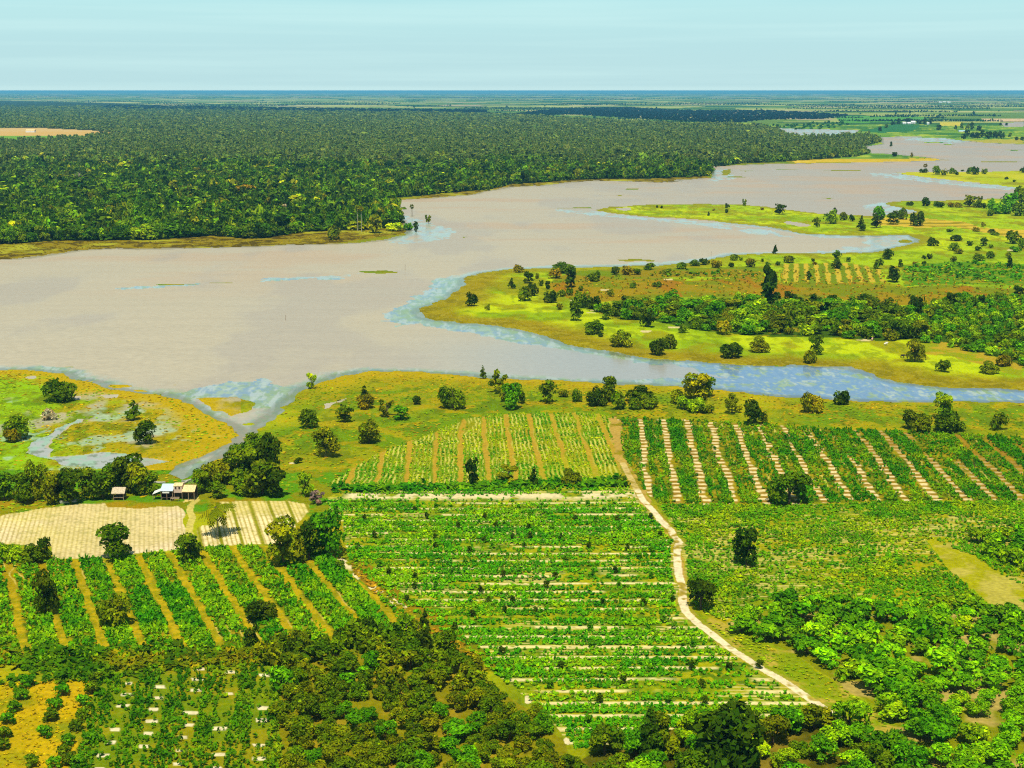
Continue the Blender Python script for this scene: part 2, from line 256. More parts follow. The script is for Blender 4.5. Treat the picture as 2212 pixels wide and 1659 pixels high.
def paint(X, Y):
    u, v = w2g(X, Y); n = len(X)
    xw, yw = warp(X, Y, 2.0); uw, vw = w2g(xw, yw)
    n1 = fbm(X/30, Y/30, 21); n2 = fbm(X/7, Y/7, 22); n3 = fbm(X/1.6, Y/1.6, 23, 2); n4 = fbm(X/110, Y/160, 24)
    c = np.tile(alb(138, 140, 18), (n, 1))
    c = mixc(c, alb(110, 138, 12), ss(.4, .6, n1)); c = mixc(c, alb(168, 148, 20), ss(.52, .68, n2)*.7)
    # far plain: a patchwork of fields
    far = v < 345
    fx = np.floor(X/420 + 1.5*(vn(X/900, Y/900, 31)-.5)); fy = np.floor(Y/520 + 1.5*(vn(X/900, Y/900, 32)-.5))
    r1 = _h(fx, fy, 33); r2 = _h(fx, fy, 34)
    pf = np.tile(alb(112, 142, 50), (n, 1)); pf[r1 > .3] = alb(172, 182, 88); pf[r1 > .45] = alb(96, 134, 44); pf[r1 > .6] = alb(192, 188, 104); pf[r1 > .72] = alb(58, 100, 42); pf[r1 > .9] = alb(186, 170, 124)
    pf *= (.75+.5*fbm(X/120, Y/500, 35))[:, None]
    c = np.where(far[:, None], pf, c)
    ne = (v < 345) & (v > 268) & (u > 1600)
    c = np.where(ne[:, None], mixc(mixc(np.tile(alb(120, 160, 40), (n, 1)), alb(70, 120, 40), ss(.4, .6, n4)), alb(176, 190, 50), ss(.55, .7, n1)), c)
    for P, cc in (([(1800,250),(2000,252),(2010,262),(1820,266)], (96, 160, 50)), ([(1930,268),(1990,270),(1970,284),(1900,287),(1860,283)], (60, 120, 60)), ([(2120,257),(2212,256),(2212,262),(2130,262)], (226, 190, 140)), ([(2030,264),(2080,264),(2075,272),(2030,271)], (214, 196, 60)), ([(2080,303),(2212,300),(2212,311),(2130,309)], (180, 170, 60)), ([(1700,344),(2049,342),(2049,349),(1720,352)], (212, 180, 40)), ([(1715,344),(1748,344),(1748,350),(1715,350)], (230, 196, 60)), ([(1580,265),(1625,266),(1622,272),(1585,272)], (170, 196, 60))):
        c = np.where(pip(P, uw, vw)[:, None], alb(*cc)*(.8+.4*n2)[:, None], c)
    fo = pip(FOREST, u, v); c = np.where(fo[:, None], alb(48, 62, 18)*(.7+.6*n2)[:, None], c)
    cl = pip(CLEAR, uw, vw); c = np.where(cl[:, None], np.where((vw > 293)[:, None], alb(120, 170, 40), np.where((vw > 284)[:, None], alb(222, 178, 96), alb(222, 184, 112))), c)
    # north bank marsh strip
    nb = (~fo) & (v > 345) & (v < 570) & pip([(-600,500),(870,440),(960,405),(1500,370),(1560,395),(1300,402),(1000,425),(900,440),(900,500),(600,545),(-600,590)], u, v)
    c = np.where(nb[:, None], mixc(mixc(np.tile(alb(150, 132, 22), (n, 1)), alb(92, 78, 14), ss(.45, .6, n2)), alb(176, 172, 40), ss(.55, .7, n1)), c)
    # the wedge of green spit
    s1 = pip(SPIT1, uw, vw)
    if s1.any():
        d = sdist(SPIT1, X, Y, s1, 90)
        cs = np.tile(alb(170, 196, 0), (n, 1))
        cs = mixc(cs, alb(196, 210, 0), ss(.45, .62, n4)); cs = mixc(cs, alb(136, 168, 0), ss(.5, .64, n1)*.8); cs = mixc(cs, alb(150, 140, 6), ss(.53, .64, fbm(X/18, Y/30, 41))*.75); cs = mixc(cs, alb(116, 132, 2), ss(.54, .64, fbm(X/5, Y/9, 44))*.55)
        shore = ss(34, 12, d + 26*(n1-.5)+ 10*(n2-.5))*ss(540, 600, v); cs = mixc(cs, alb(158, 138, 14), shore*.9); cs = mixc(cs, alb(120, 112, 10), shore*ss(.48, .6, n2)*.6); cs = mixc(cs, alb(186, 172, 60), shore*ss(.6, .7, n3)*.4)
        shore2 = ss(16, 6, d + 8*(n1-.5))*ss(600, 540, v); cs = mixc(cs, alb(150, 142, 26), shore2*.8)
        br = pip(BROWN, uw, vw); cb = mixc(mixc(np.tile(alb(162, 136, 12), (n, 1)), alb(128, 138, 4), ss(.42, .58, n1)), alb(164, 118, 10), ss(.56, .68, fbm(X/14, Y/40, 42)))
        cs = np.where(br[:, None], cb, cs)
        g3 = pip(GREEN3, uw, vw); cs = np.where(g3[:, None], mixc(np.tile(alb(92, 142, 10), (n, 1)), alb(150, 150, 20), ss(.5, .65, n2)), cs)
        tn = pip(TANF, uw, vw); cs = np.where(tn[:, None], mixc(np.tile(alb(216, 184, 54), (n, 1)), alb(150, 136, 30), ss(.5, .62, fbm(X/40, Y/12, 43))), cs)
        st = pip(STRIPY, uw, vw); sd_, _ = strip(u, v, 1720, 7.0, 0, 1.5); cs = np.where(st[:, None], np.where((sd_+(n2-.5)*3 < 0)[:, None], alb(206, 178, 50), alb(120, 140, 16)), cs)
        th = pip(THICK, u, v) | pip(TERR, u, v); cs = np.where(th[:, None], mixc(np.tile(alb(70, 98, 10), (n, 1)), alb(150, 138, 24), ss(.55, .68, n2)), cs)
        yl = pip([(1985,735),(2060,742),(2212,790),(2212,815),(2060,770),(1960,760)], uw, vw); cs = np.where(yl[:, None], mixc(np.tile(alb(186, 160, 40), (n, 1)), alb(150, 160, 16), ss(.45, .6, n2)), cs)
        br2 = pip([(1240,585),(1417,580),(1650,575),(1650,596),(1420,600),(1180,612)], uw, vw); cs = np.where(br2[:, None], mixc(np.tile(alb(120, 140, 10), (n, 1)), alb(150, 132, 20), ss(.42, .58, n1)), cs)
        for (a, b, ww, hh) in ((1283,670,24,3),(1395,715,24,5),(1560,713,26,3),(1870,735,30,4),(1460,707,40,3),(1275,675,18,3),(1445,604,20,4),(1240,648,30,2),(1310,627,20,2),(2178,540,20,2),(1455,672,12,3)):
            k = ((uw-a)/ww*2)**2+((vw-b)/hh*2)**2 < 1; cs = np.where(k[:, None], alb(226, 206, 140), cs)
        # lighter sun-bleached streaks of sedge
        c = np.where(s1[:, None], cs, c)
    s2 = pip(SPIT2, uw, vw); c = np.where(s2[:, None], mixc(mixc(np.tile(alb(178, 190, 14), (n, 1)), alb(150, 150, 20), ss(.45, .6, n1)), alb(200, 196, 30), ss(.5, .65, n4)), c)
    # south shore meadows
    so = (v > 785) & ~s1
    d = sdist(SBANK, X, Y, so & (v < 1110), 60)
    cm = np.tile(alb(150, 154, 4), (n, 1)); cm = mixc(cm, alb(116, 148, 2), ss(.45, .6, n1)); cm = mixc(cm, alb(96, 116, 2), ss(.5, .64, fbm(X/4, Y/7, 54))*.6); cm = mixc(cm, alb(190, 160, 10), ss(.52, .64, n2)*.6); cm = mixc(cm, alb(192, 188, 6), ss(.55, .68, n4)*.6)
    cm = mixc(cm, alb(196, 164, 20), ss(26, 6, d + 22*(n2-.5))*ss(900, 800, v)*.8)
    west = (u < 520) & (v < 1050) & (v > 790)
    cw = np.tile(alb(150, 174, 0), (n, 1)); cw = mixc(cw, alb(178, 156, 8), ss(.42, .6, n1 + .0006*(u-180))*.9); cw = mixc(cw, alb(146, 190, 0), ss(.52, .62, n4+.12-.0011*u)*.8); cw = mixc(cw, alb(82, 112, 2), ss(.52, .62, fbm(X/6, Y/10, 52))*.6); cw = mixc(cw, alb(120, 108, 14), ss(.54, .64, fbm(X/3, Y/5, 55))*.4)
    cw = mixc(cw, alb(190, 180, 150), ss(.52, .66, fbm(X/16, Y/22, 51) - .0016*np.abs(v-905) + .00025*u)*.75); cw = mixc(cw, alb(176, 206, 168), ss(.58, .66, fbm(X/9, Y/14, 53) - .002*np.abs(v-925) + .0002*u)*.6)
    cw = mixc(cw, alb(192, 164, 12), ss(22, 5, d + 16*(n2-.5)))
    cm = np.where(west[:, None], cw, cm); c = np.where(so[:, None], cm, c)
    gl = (so & (v > 1015) & (v < 1110) & (u < 745)); c = np.where(gl[:, None], mixc(mixc(np.tile(alb(98, 150, 10), (n, 1)), alb(140, 142, 14), ss(.45, .6, n2)), alb(170, 140, 24), ss(.6, .7, n1)), c)
    yd = pip([(395,1076),(430,1070),(436,1076),(425,1082),(398,1084)], uw, vw); c = np.where(yd[:, None], alb(240, 214, 120), c)
    # ploughed sand
    for P, vp in ((SAND1, 330), (SAND2, 240)):
        m = pip(P, uw, vw)
        sx = (u-vp)*mpp(v); f = .5+.5*np.sin(sx/1.3*2*np.pi + 2.6*(n1-.5))
        cs = mixc(mixc(np.tile(alb(255, 232, 166), (n, 1)), alb(190, 168, 80), ss(.45, .95, f+.3*(n2-.5)+.2*(n3-.5))*.85), alb(214, 196, 84), ss(.46, .6, n1)*.55)
        cs = mixc(cs, alb(150, 150, 30), ss(.62, .75, n3)*.4)
        if vp == 240:
            k, _ = strip(u, v, 240, 5.6, 2.0, .45); cs = mixc(cs, alb(150, 148, 30), ss(.3, -.2, k))
        else: cs = mixc(cs, alb(226, 196, 176), ss(.5, .7, n4)*.3)
        c = np.where(m[:, None], cs, c)
    # crops (the soil between the plants)
    soil = mixc(mixc(np.tile(alb(126, 134, 4), (n, 1)), alb(164, 146, 22), ss(.45, .6, n2)), alb(86, 104, 4), ss(.5, .7, n3))
    m = pip(FB, uw, vw); k, _ = strip(uw, vw, -190, 8.7, 59.5, 1.5)
    cs = mixc(soil, mixc(np.tile(alb(196, 168, 24), (n, 1)), alb(160, 150, 8), ss(.4, .6, n3)), ss(.5, -.4, k + 1.4*(n2-.5))*.95); cs = mixc(cs, alb(170, 144, 14), ss(210, 90, u)*ss(.46, .58, n1)*.8); k2, _ = strip(uw, vw, -190, 2.9, 0, .22); cs = mixc(cs, alb(214, 190, 90), (k2 < 0)*ss(.55, .65, n1)*.8)
    c = np.where(m[:, None], cs, c)
    m = pip(FC, uw, vw); ky = (Y/5.75)-np.round(Y/5.75); band = _h(np.round(Y/5.75), 0*Y, 61)
    pres = fbm(X/13, np.round(Y/5.75)*3.7, 62, 3) + .28*(band-.5) + .1*ss(1250, 1060, v)*0 + .05
    soilc = mixc(mixc(np.tile(alb(140, 158, 0), (n, 1)), alb(170, 168, 8), ss(.42, .58, n2)), alb(100, 128, 0), ss(.5, .62, n3)); cs = mixc(soilc, alb(244, 224, 150), ss(.16, .08, np.abs(ky)+.06*(n2-.5))*ss(.38, .5, pres)*ss(.25, .5, n3+.1)); k2 = (Y/1.44)-np.round(Y/1.44)
    cs = mixc(cs, alb(236, 216, 126), ss(.28, .14, np.abs(k2))*ss(.54, .66, fbm(X/9, Y/6, 63)+.14*(n3-.5))*.8)
    top = ss(1084, 1072, v)*ss(1064, 1067, v)*ss(735, 760, u); cs = mixc(cs, alb(240, 220, 160), top*ss(.36, .5, fbm(X/6, Y/8, 64)))
    c = np.where(m[:, None], cs, c)
    m = pip(FD, uw, vw); k, x0 = strip(uw, vw, 980, 8.7, -6.6, .95); cs = mixc(np.tile(alb(150, 150, 18), (n, 1)), alb(120, 146, 12), ss(.4, .6, n1))
    kk = (x0/1.45)-np.round(x0/1.45); cs = mixc(cs, alb(216, 206, 92), ss(.3, .15, np.abs(kk))*ss(.38, .55, fbm(X/2.5, Y/16, 71)+.1)*.9); cs = mixc(cs, alb(190, 156, 46), ss(.4, -.2, k + .8*(n2-.5)))
    cs = mixc(cs, alb(168, 176, 14), ss(.5, .64, n4+.0004*(u-1000))*.55); c = np.where(m[:, None], cs, c)
    m = pip(FE, uw, vw); k, x0 = strip(uw, vw, 1295, 8.6, 6.5, 1.15)
    lad = .5+.5*np.sin(Y/4.3*2*np.pi + 3*vn(x0/8.6, Y/60, 72)); sand = ss(.35, -.25, k + .5*(n2-.5))
    stren = np.clip(1.15 - np.maximum(0, (x0-52)/62) + ss(960, 1040, v)*.55*(x0 > 50), 0, 1)*ss(.1, .35, fbm(x0/8.6*3.1, Y/26, 73)-.0+.12)
    sand = sand*np.clip(ss(64, 46, x0) + ss(.36, .5, fbm(x0/8.6*2.3+9, Y/22, 77)+.12*ss(960, 1040, v)), 0, 1)
    cs = mixc(soil, mixc(np.tile(alb(160, 116, 40), (n, 1)), alb(176, 140, 34), n2), sand*.85); cs = mixc(cs, alb(246, 222, 156), sand*ss(.4, .66, lad + .5*(n2-.5) + .4*(n3-.5))*stren)
    cs = mixc(cs, alb(214, 200, 90), (np.abs((x0-2.2)/8.6-np.round((x0-2.2)/8.6))*8.6 < .35)*ss(.48, .6, fbm(X/2, Y/9, 74))*.8)
    c = np.where(m[:, None], cs, c)
    m = pip(FF, uw, vw); cs = mixc(mixc(mixc(np.tile(alb(140, 154, 0), (n, 1)), alb(170, 164, 8), ss(.4, .6, n1)), alb(110, 132, 0), ss(.5, .64, n3)), alb(240, 218, 120), ss(.36, .1, np.abs((Y/1.45)-np.round(Y/1.45)))*ss(.5, .6, fbm(X/4, Y/1.3, 75)*.6+.4*fbm(X/16, Y/7, 78)+.05*ss(1250, 1200, v)*ss(1110, 1150, v))*.85)
    c = np.where(m[:, None], cs, c)
    m = pip(FG, uw, vw); x0 = (uw-690)*mpp(vw); kx = (x0+39.3)/6.9; ky = (Y-300)/5.3 + .3*np.round(kx)
    fx = np.abs(kx-np.round(kx))*6.9; fy = np.abs(ky-np.round(ky))*5.3
    cs = mixc(np.tile(alb(120, 140, 14), (n, 1)), alb(152, 146, 20), ss(.45, .6, n2))
    hk = _h(np.round(kx), np.round(ky), 76); pt = ss(1.0+.5*hk, .7+.4*hk, fx+.9*(n3-.5))*ss(.85, .5, fy+.7*(n2-.5))*(_h(np.round(kx), np.round(ky), 78) > .25)*(x0 > -44)*(x0 < -8); cs = mixc(cs, alb(246, 228, 176), pt)
    yl = (x0 < -46); cs = np.where(yl[:, None], mixc(mixc(np.tile(alb(186, 164, 6), (n, 1)), alb(140, 146, 4), ss(.42, .58, n2)), alb(206, 170, 20), ss(.55, .68, n1)), cs)
    c = np.where(m[:, None], cs, c)
    for P, a, b in ((ORCH_R, (138, 142, 16), (196, 168, 90)), (ORCH_R2, (168, 158, 26), (200, 170, 90)), (ORCH_C, (140, 134, 8), (170, 146, 36)), (WOOD_B, (92, 92, 14), (150, 130, 40))):
        m = pip(P, uw, vw); c = np.where(m[:, None], mixc(np.tile(alb(*a), (n, 1)), alb(*b), ss(.5, .66, n2)*.8), c)
    gv = pip([(1990,1158),(2085,1165),(2120,1205),(2230,1260),(2230,1350),(2150,1318),(2062,1240)], uw, vw); c = np.where(gv[:, None], mixc(np.tile(alb(172, 168, 16), (n, 1)), alb(190, 176, 70), ss(.45, .6, n2)), c)
    gv = pip([(1490,1322),(1565,1345),(1690,1402),(1880,1512),(1960,1590),(1990,1659),(1900,1640),(1815,1560),(1700,1480),(1600,1412)], uw, vw); c = np.where(gv[:, None], mixc(np.tile(alb(140, 156, 14), (n, 1)), alb(190, 168, 60), ss(.5, .62, n2)), c)
    gv = pip([(1020,1380),(960,1330),(880,1290),(770,1195),(735,1195),(790,1262),(860,1315),(950,1370),(1060,1450),(1080,1440)], uw, vw); c = np.where(gv[:, None], mixc(np.tile(alb(150, 126, 22), (n, 1)), alb(124, 130, 14), ss(.45, .6, n2)), c)
    gv = pip([(1335,900),(1350,985),(1385,1050),(1440,1120),(1476,1165),(1484,1240),(1490,1300),(1478,1310),(1465,1180),(1420,1120),(1370,1060),(1330,985),(1312,905)], uw, vw); c = np.where(gv[:, None], mixc(np.tile(alb(196, 160, 72), (n, 1)), alb(150, 136, 24), ss(.5, .62, n2)), c)
    near = v > 880
    d = sdist(PATH, X, Y, near, 12); d2 = d + .9*(n2-.5) + .9*(n3-.5); c = mixc(c, alb(190, 160, 66), ss(1.4, .5, d2)*.6); c = mixc(c, alb(248, 228, 176), ss(.3, .05, d2 + .3*(n1-.5))*(v > 1058)); c = mixc(c, alb(224, 196, 120), ss(.4, .1, d2)*(v <= 1058)*.8); c = mixc(c, alb(190, 156, 84), ss(1.5, .8, d)*ss(.9, 1.2, d)*0)
    d = sdist(TRACK, X, Y, near, 12) + 1.6*(n2-.5); c = mixc(c, alb(240, 220, 160), ss(.75, .35, d)*ss(.35, .45, n2))
    d = sdist(TRACK2, X, Y, near, 12) + .3*(n2-.5); c = mixc(c, alb(214, 196, 96), ss(.5, .25, d))
    for (a, b, ww, hh) in ((1135,1510,14,14),(1230,1600,14,16),(750,1243,8,5),(1195,1345,10,5),(1500,1047,8,3),(640,1000,18,5),(940,1415,24,8),(985,1480,14,10)):
        k = ((uw-a)/ww*2)**2+((vw-b)/hh*2)**2 < 1; c = np.where(k[:, None], alb(240, 220, 165), c)
    return np.clip(c, .002, .85)
# ---------------------------------------------------------------- ground: one sheet to the horizon, cut down into river bed and ponds
dyv = np.concatenate([np.linspace(2.0, 8, 16), np.arange(8.5, 60, .55), np.arange(60, 1560, 1.55), [1700, 2000, 2600, 3600]])
uu = np.concatenate([np.linspace(-4200, -160, 44), np.arange(-140, 2352, 1.9), np.linspace(2372, 6400, 44)])
U, Vv = np.meshgrid(uu, HOR + dyv)
GX, GY = g2w(U.ravel(), Vv.ravel())
wm, wu, wv = water_mask(GX, GY)
gz = np.where(wm, -1.2, 0.0) + np.where(wm, 0, .10*(vn(GX/2.3, GY/2.3, 81)-.5) + .25*(vn(GX/30, GY/30, 82)-.5)*(GY < 3000))
gcol = paint(GX, GY)
nr, nc = U.shape
idx = np.arange(nr*nc).reshape(nr, nc)
def gridquads(ix): return np.stack([ix[:-1, :-1].ravel(), ix[1:, :-1].ravel(), ix[1:, 1:].ravel(), ix[:-1, 1:].ravel()], 1)
GQ = gridquads(idx)
link('ground', mesh_np('ground', np.stack([GX, GY, gz], 1), GQ, gcol), M_ground, kind='structure')
# ---------------------------------------------------------------- water sheet
wcell = wm.reshape(nr, nc)
act = wcell[:-1, :-1] | wcell[1:, :-1] | wcell[1:, 1:] | wcell[:-1, 1:]
act = act.copy()
a2 = act.copy()
for dr in (-2, -1, 0, 1, 2):
    for dc in (-2, -1, 0, 1, 2): a2 |= np.roll(np.roll(act, dr, 0), dc, 1)
WQ = GQ[a2.ravel()]
used, inv = np.unique(WQ, return_inverse=True); WQ = inv.reshape(-1, 4)
wx, wy = GX[used], GY[used]; u_, v_ = w2g(wx, wy); nW = len(wx)
xq, yq = warp(wx, wy, 5.0); uq, vq = w2g(xq, yq)
k1 = fbm(wx/60, wy/140, 91); k2 = fbm(wx/5, wy/7, 92); k3 = fbm(wx/1.8, wy/2.6, 93, 3)
wc = np.tile(alb(202, 188, 156), (nW, 1))
wc = mixc(wc, alb(186, 172, 152), ss(900, 2100, u_)*ss(560, 440, v_)*.95); wc = mixc(wc, alb(206, 172, 132), ss(.5, .64, fbm(wx/160, wy/60, 94)+.1*pip(ORNG, uq, vq))*.55*ss(700, 500, v_))
wc = mixc(wc, alb(190, 176, 152), ss(.5, .62, k1)*.6); wc *= (1 + .16*(fbm(wx/3.0, wy/1.6, 111, 2)-.5)*ss(1000, 300, u_)*ss(600, 760, v_) + .10*(fbm(wx/50, wy/5, 112, 3)-.5))[:, None]
wc = mixc(wc, alb(182, 182, 172), ss(700, 1350, u_)*ss(690, 770, v_)*.9)
calm = .15*ss(.4, .6, k1)
calm = np.maximum(calm, .75*ss(700, 1350, u_)*ss(680, 760, v_))
lil = np.zeros(nW, bool)
for P in LILY: lil |= pip(P, uq, vq)
d1 = sdist(SPIT1, wx, wy, (v_ > 480), 26); d2 = sdist(SBANK, wx, wy, v_ > 780, 20); d3 = sdist(NBANK, wx, wy, v_ < 560, 20)
dsh = np.minimum(d1, d2)
lz = np.maximum(lil*np.where(v_ < 600, ss(.36, .56, .5*k2+.5*fbm(wx/9, wy/22, 99)), 1.0), ss(12, 3, dsh + 8*(k2-.5)))
calm = np.maximum(calm, np.where(v_ < 600, .6, .9)*lz)
k4 = vn(wx/1.1, wy/2.0, 98)*.5 + k3*.5
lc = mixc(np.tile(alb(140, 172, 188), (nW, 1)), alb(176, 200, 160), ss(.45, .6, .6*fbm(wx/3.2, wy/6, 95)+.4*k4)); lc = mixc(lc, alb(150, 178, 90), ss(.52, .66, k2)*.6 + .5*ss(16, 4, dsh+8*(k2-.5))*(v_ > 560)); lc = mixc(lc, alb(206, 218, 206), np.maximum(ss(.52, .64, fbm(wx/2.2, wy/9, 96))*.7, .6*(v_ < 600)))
south = ss(1350, 1600, u_)*(v_ > 760); lc = mixc(lc, alb(112, 156, 200), south*ss(.62, .45, .5*k2+.5*k4)*.85)  # sky reflection painted into the eastern channel's colour as blue
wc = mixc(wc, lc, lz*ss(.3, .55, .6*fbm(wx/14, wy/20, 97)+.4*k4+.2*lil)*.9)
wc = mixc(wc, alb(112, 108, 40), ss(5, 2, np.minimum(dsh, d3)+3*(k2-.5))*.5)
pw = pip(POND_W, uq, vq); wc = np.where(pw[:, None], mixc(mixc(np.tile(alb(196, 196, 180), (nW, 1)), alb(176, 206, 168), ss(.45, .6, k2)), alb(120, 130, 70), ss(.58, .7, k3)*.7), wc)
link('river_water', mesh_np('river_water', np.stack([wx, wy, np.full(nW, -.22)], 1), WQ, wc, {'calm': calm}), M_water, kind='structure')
del GX, GY, U, Vv

# ---------------------------------------------------------------- foliage building blocks
def cards(P, N, size, r, jag=.45):
    n = len(P); t = r.normal(size=(n, 3)); N = N/np.linalg.norm(N, axis=1, keepdims=True)
    t -= (t*N).sum(1, keepdims=True)*N; t /= np.linalg.norm(t, axis=1, keepdims=True)+1e-9; b = np.cross(N, t)
    V = np.empty((n, 4, 3))
    for i, (a, c) in enumerate(((1, .2), (-.2, 1), (-1, -.2), (.2, -1))):
        k = size*(1 + jag*(r.random(n)-.5)*2); V[:, i] = P + (t*a + b*c*.72)*k[:, None] - N*(.12*size*r.random(n))[:, None]
    return V.reshape(-1, 3), np.arange(n*4).reshape(n, 4)
def crown(kind, n, s, seed, jit=1.0):
    """leaf clumps on the lobes of a crown; returned with radius 1 and height 0..2"""
    r = np.random.default_rng(seed); L = []
    def ring(q): a = r.random()*6.283; return q*math.cos(a), q*math.sin(a)
    if kind == 'dome':
        for i in range(12):
            q = .66*math.sqrt(r.random()); x, y = ring(q); L.append((x, y, r.uniform(.3, 1.25)*(1-.5*q), r.uniform(.32, .46), r.uniform(.32, .5)))
    elif kind == 'oval':
        for i in range(14):
            z = r.uniform(.3, 1.65); q = .6*math.sqrt(max(0.03, 1-((z-.9)/1.0)**2))*math.sqrt(r.random()); x, y = ring(q); L.append((x, y, z, r.uniform(.32, .44), r.uniform(.28, .4)))
    elif kind == 'cone':
        for i in range(15):
            z = 1.8*(i+.5)/15; q = .58*(1-z/2)*math.sqrt(r.random())*1.2; x, y = ring(q); L.append((x, y, z, .46*(1-z/2.1)+.1, .24))
    elif kind == 'umbrella':
        for i in range(13):
            q = .66*math.sqrt(r.random()); x, y = ring(q); L.append((x, y, r.uniform(.9, 1.45)*(1-.35*q), r.uniform(.28, .4), r.uniform(.26, .4)))
        for i in range(4): x, y = ring(.6); L.append((x, y, .45, .3, .3))
    elif kind == 'open':
        for i in range(8):
            q = .7*math.sqrt(r.random()); x, y = ring(q); L.append((x, y, r.uniform(.5, 1.75), r.uniform(.22, .32), r.uniform(.16, .28)))
    elif kind == 'clump':
        for i in range(3): x, y = ring(.45*r.random()); L.append((x, y, r.uniform(.5, 1.1), .6, .7))
    L = np.array(L); wt = L[:, 3]**2; k = r.choice(len(L), n, p=wt/wt.sum())
    d = r.normal(size=(n, 3)); d /= np.linalg.norm(d, axis=1, keepdims=True); f = r.random(n) < .6; d[f, 2] = np.abs(d[f, 2])
    P = L[k, :3] + d*np.stack([L[k, 3], L[k, 3], L[k, 4]], 1)*(1-.35*r.random(n)**2)[:, None]
    N = d + .55*r.normal(size=(n, 3)) + np.array([0, 0, .25])
    V, Q = cards(P, N, s*r.uniform(.6, 1.35, n), r)
    hue = r.uniform(-1, 1, len(L))[k]; br = np.exp(jit*(.26*hue + .28*r.normal(size=n)))
    col = np.stack([br*(1+.18*hue+.1*r.normal(size=n)), br, br*(1-.15*hue)], 1)
    rad = np.percentile(np.hypot(V[:, 0], V[:, 1]), 98); V[:, :2] /= rad
    z0, z1 = np.percentile(V[:, 2], 1), V[:, 2].max(); V[:, 2] = (V[:, 2]-z0)/(z1-z0)*2
    return V, Q, np.clip(np.repeat(col, 4, 0), .15, 2.5)
def tube(pts, rad, n=6):
    V = []; Q = []
    for i, (p, q) in enumerate(zip(pts, rad)):
        for j in range(n):
            a = j*6.2832/n; V.append((p[0]+q*math.cos(a), p[1]+q*math.sin(a), p[2]))
    for i in range(len(pts)-1):
        for j in range(n): Q.append((i*n+j, i*n+(j+1) % n, (i+1)*n+(j+1) % n, (i+1)*n+j))
    return V, Q
def pymesh(name, parts):
    V = []; Q = []
    for v, q in parts:
        o = len(V); V += [tuple(a) for a in v]; Q += [tuple(i+o for i in f) for f in q]
    me = bpy.data.meshes.new(name); me.from_pydata(V, [], Q); me.update(); return me
def trunk_mesh(seed, limbs=4, bare=False):
    r = np.random.default_rng(seed); P = []
    bx, by = r.normal(size=2)*.06
    P.append(tube([(0, 0, -.04), (bx*.4, by*.4, .25), (bx, by, .6), (bx*1.2, by*1.2, .9)], [.075, .055, .042, .015]))
    for i in range(limbs):
        a = r.random()*6.283; l = r.uniform(.3, .65); z0 = r.uniform(.2, .5); x0, y0 = bx*z0, by*z0
        e = (x0+l*math.cos(a), y0+l*math.sin(a), z0+r.uniform(.25, .45))
        P.append(tube([(x0, y0, z0), ((x0+e[0])/2, (y0+e[1])/2, z0+(e[2]-z0)*.6), e], [.034, .024, .01], 5))
        if bare:
            for j in range(3):
                b = a + r.uniform(-.9, .9); q = (x0+(e[0]-x0)*.6, y0+(e[1]-y0)*.6, z0+(e[2]-z0)*.65)
                P.append(tube([q, (q[0]+.22*math.cos(b), q[1]+.22*math.sin(b), q[2]+r.uniform(.12, .3))], [.014, .006], 4))
    return pymesh('trunk', P)
TRUNK = [trunk_mesh(i) for i in range(4)]
for m_ in TRUNK: m_.materials.append(M_bark)
PALETRUNK = trunk_mesh(11); PALETRUNK.materials.append(M_pale)
PROTO = {}
SPEC = {'L': (1500, .088), 'M': (440, .15), 'S': (120, .27), 'X': (34, .5)}
def proto(kind, lod, var):
    k = (kind, lod, var)
    if k not in PROTO:
        n, s_ = SPEC[lod]; V, Q, c = crown(kind, n, s_, (len(kind)*131 + ord(kind[0])*17 + 'LMSX'.index(lod)*977 + var*53) % 9999, .35 if lod == 'X' else .75 if lod == 'S' else 1.0)
        PROTO[k] = (V, Q, c, None)
    return PROTO[k]
def proto_mesh(kind, lod, var):
    V, Q, c, me = proto(kind, lod, var)
    if me is None:
        me = mesh_np('crown', V, Q, c); me.materials.append(M_leaf); PROTO[(kind, lod, var)] = (V, Q, c, me)
    return me
def lf(r, g, b, k=2.0): return np.minimum(alb(r, g, b)*k, .8)
LC = {'dark': lf(58, 76, 2), 'deep': lf(50, 70, 6), 'mid': lf(82, 104, 2), 'green': lf(76, 124, 2), 'bright': lf(118, 148, 2), 'olive': lf(98, 108, 2), 'gold': lf(128, 126, 2), 'brown': lf(116, 106, 8), 'grey': lf(160, 146, 108), 'lime': lf(150, 170, 6), 'orange': lf(156, 126, 4), 'cashew': lf(104, 150, 2), 'purple': lf(118, 96, 84)}
TINT = np.random.default_rng(5)
